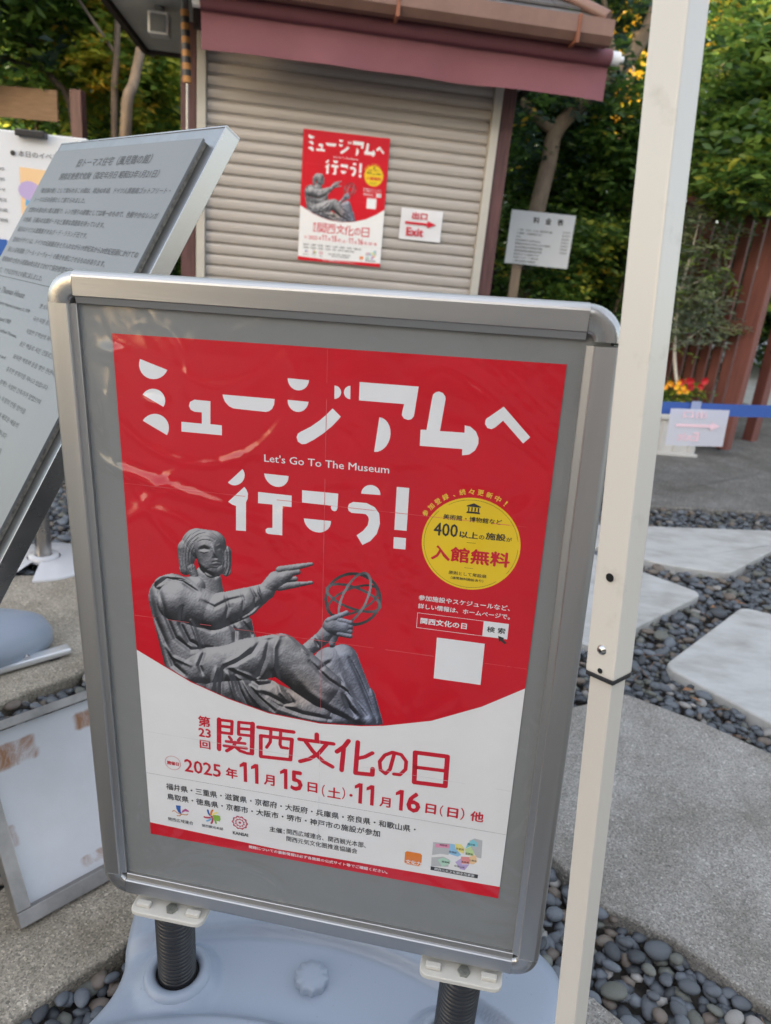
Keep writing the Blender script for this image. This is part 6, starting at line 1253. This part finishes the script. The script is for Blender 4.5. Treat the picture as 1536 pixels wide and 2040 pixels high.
# ================================================================== pebbles
def inside(p, poly_):
    x, y = p; c_ = False; j = len(poly_) - 1
    for i in range(len(poly_)):
        a, b = poly_[i], poly_[j]
        if (a.y > y) != (b.y > y) and x < (b.x - a.x) * (y - a.y) / (b.y - a.y) + a.x: c_ = not c_
        j = i
    return c_
peb_cols = [('slate', (.085, .095, .108)), ('blue_grey', (.115, .130, .150)), ('dark', (.048, .054, .062)), ('olive_grey', (.12, .124, .108)), ('brown_grey', (.145, .12, .10)), ('pale', (.26, .25, .235))]
PM = [mat('pebble_' + n, c_, rough=.62, var=.25, vscale=28, bump=.25, bscale=160) for n, c_ in peb_cols]; PW_ = [.29, .27, .15, .12, .13, .04]
def pebble_mesh(sub, seed):
    bm = bmesh.new(); bmesh.ops.create_icosphere(bm, subdivisions=sub, radius=1); r = random.Random(seed); a, b = r.uniform(-.18, .18), r.uniform(-.15, .15)
    for v in bm.verts: v.co.x *= 1 + a * v.co.y; v.co.y *= 1 + b * v.co.x; v.co.z *= (.9 + .1 * v.co.x * a * 3)
    vs = [tuple(v.co) for v in bm.verts]; fs = [[v.index for v in f.verts] for f in bm.faces]; bm.free(); return np.array(vs), fs
SPh = [pebble_mesh(2, k) for k in range(6)]; SPl = [pebble_mesh(1, k) for k in range(4)]
fine = []
r = random.Random(3); cand = []
cellz = {}
def try_put(x, y, a, f, lay):
    gx, gy = int(x / .06), int(y / .06)
    for i in (-1, 0, 1):
        for j in (-1, 0, 1):
            for (X_, Y_, A2) in cellz.get((gx + i, gy + j, lay), ()):
                if (X_ - x) ** 2 + (Y_ - y) ** 2 < ((a + A2) * f) ** 2: return False
    cellz.setdefault((gx, gy, lay), []).append((x, y, a)); return True
def visible(x, y):
    p = Vector((x, y, 0)) - CAM; d = p.dot(fw)
    if d < .3: return False
    u, v = 768 + FOC * p.dot(cr) / d, 1020 - FOC * p.dot(cu) / d
    return -260 < u < 1800 and v < 2330
bbs = [(min(p.x for p in q), max(p.x for p in q), min(p.y for p in q), max(p.y for p in q)) for q in SLABS]
def free(x, y, mrg=0.0):
    for q, (x0, x1, y0, y1) in zip(SLABS, bbs):
        if x0 < x < x1 and y0 < y < y1 and inside((x, y), q): return False
    return True
for lay, sp, lo, hi in ((0, .026, .012, .018), (1, .032, .012, .022)):
    y = .55
    while y < 4.6:
        st = sp * (1 if y < 2.2 else 1.35); x = -2.1
        while x < 3.6:
            X_, Y_ = x + r.uniform(-.4, .4) * st, y + r.uniform(-.4, .4) * st
            if visible(X_, Y_) and not (-.33 < X_ < .33 and .62 < Y_ < .98) and free(X_, Y_):
                a = r.uniform(lo, hi) * (1.22 if r.random() < .12 else 1) * (1 if y < 2.2 else 1.2)
                if lay == 0 or (r.random() < .75 and try_put(X_, Y_, a, .80, 1)): cand.append((X_, Y_, a, lay))
            x += st
        y += st
print('pebbles', len(cand))
def pix(c_): return c_[2] / (Vector((c_[0], c_[1], 0)) - CAM).length + (.004 if c_[3] else 0)
cand.sort(key=pix, reverse=True)
seen = [c_ for c_ in cand]
pm_cache = {}
bed = bpy.data.objects.new('pebble_bed', None); link(bed, None, kind='structure')
def xf(c_):
    x, y, a, lay = c_; z = -.018 + a * .30 + (.013 if lay else 0) + r.uniform(-.003, .004)
    return Matrix.LocRotScale(Vector((x, y, z)), Matrix.Rotation(r.uniform(0, 6.28), 3, 'Z') @ Matrix.Rotation(r.uniform(-.35, .35), 3, 'X') @ Matrix.Rotation(r.uniform(-.3, .3), 3, 'Y'), Vector((a * r.uniform(1.0, 1.35), a * r.uniform(.72, .95), a * r.uniform(.45, .68))))
for k, c_ in enumerate(seen[:300]):
    mi = r.choices(range(6), PW_)[0]; sh = r.randrange(6)
    if (sh, mi) not in pm_cache:
        me = bpy.data.meshes.new('pebble'); me.from_pydata(SPh[sh][0].tolist(), [], SPh[sh][1]); me.materials.append(PM[mi]); me.polygons.foreach_set('use_smooth', [True] * len(me.polygons)); pm_cache[(sh, mi)] = me
    o = bpy.data.objects.new('pebble', pm_cache[(sh, mi)]); loc, rot, scl = xf(c_).decompose(); o.location = loc; o.rotation_mode = 'XYZ'; o.rotation_euler = rot.to_euler(); o.scale = scl; link(o, bed)
VV, FFs, MI = [], [], []; off = 0
for k, c_ in enumerate(seen[300:]):
    V, F_ = (SPh[k % 6] if k < 900 else SPl[k % 4]); X_ = np.array(xf(c_)); VV.append(V @ X_[:3, :3].T + X_[:3, 3]); fa_ = np.array(F_) + off; FFs.append(fa_); MI.append(np.full(len(F_), r.choices(range(6), PW_)[0])); off += len(V)
me = bpy.data.meshes.new('small_pebbles'); me.from_pydata(np.concatenate(VV).tolist(), [], np.concatenate(FFs).tolist())
for p in PM: me.materials.append(p)
me.polygons.foreach_set('material_index', np.concatenate(MI)); me.polygons.foreach_set('use_smooth', [True] * len(me.polygons))
link(bpy.data.objects.new('small_pebbles', me), bed, kind='stuff')
# fallen needles and dead leaves among the stones
m = MB()
for k in range(260):
    x, y = r.uniform(-1.2, 2.4), r.uniform(.7, 3.2)
    if not visible(x, y) or not free(x, y): continue
    a = r.uniform(0, 6.28); l = r.uniform(.03, .08); z = r.uniform(.006, .016); d = Vector((math.cos(a), math.sin(a), r.uniform(-.1, .1)))
    if k % 4: m.tube([Vector((x, y, z)), Vector((x, y, z)) + d * l * .5 + Vector((0, 0, .004)), Vector((x, y, z)) + d * l], .0008, 4, 0)
    else:
        s_ = Vector((-math.sin(a), math.cos(a), .2)) * l * .22; p = Vector((x, y, z)); m.add([p, p + d * l * .5 + s_, p + d * l, p + d * l * .5 - s_ + Vector((0, 0, .006))], [(0, 1, 2, 3)], 1)
m.build('leaf_litter', [mat('dry_needle', (.25, .13, .07), rough=.8), mat('dead_leaf', (.24, .12, .06), rough=.8)], bed, kind='stuff')
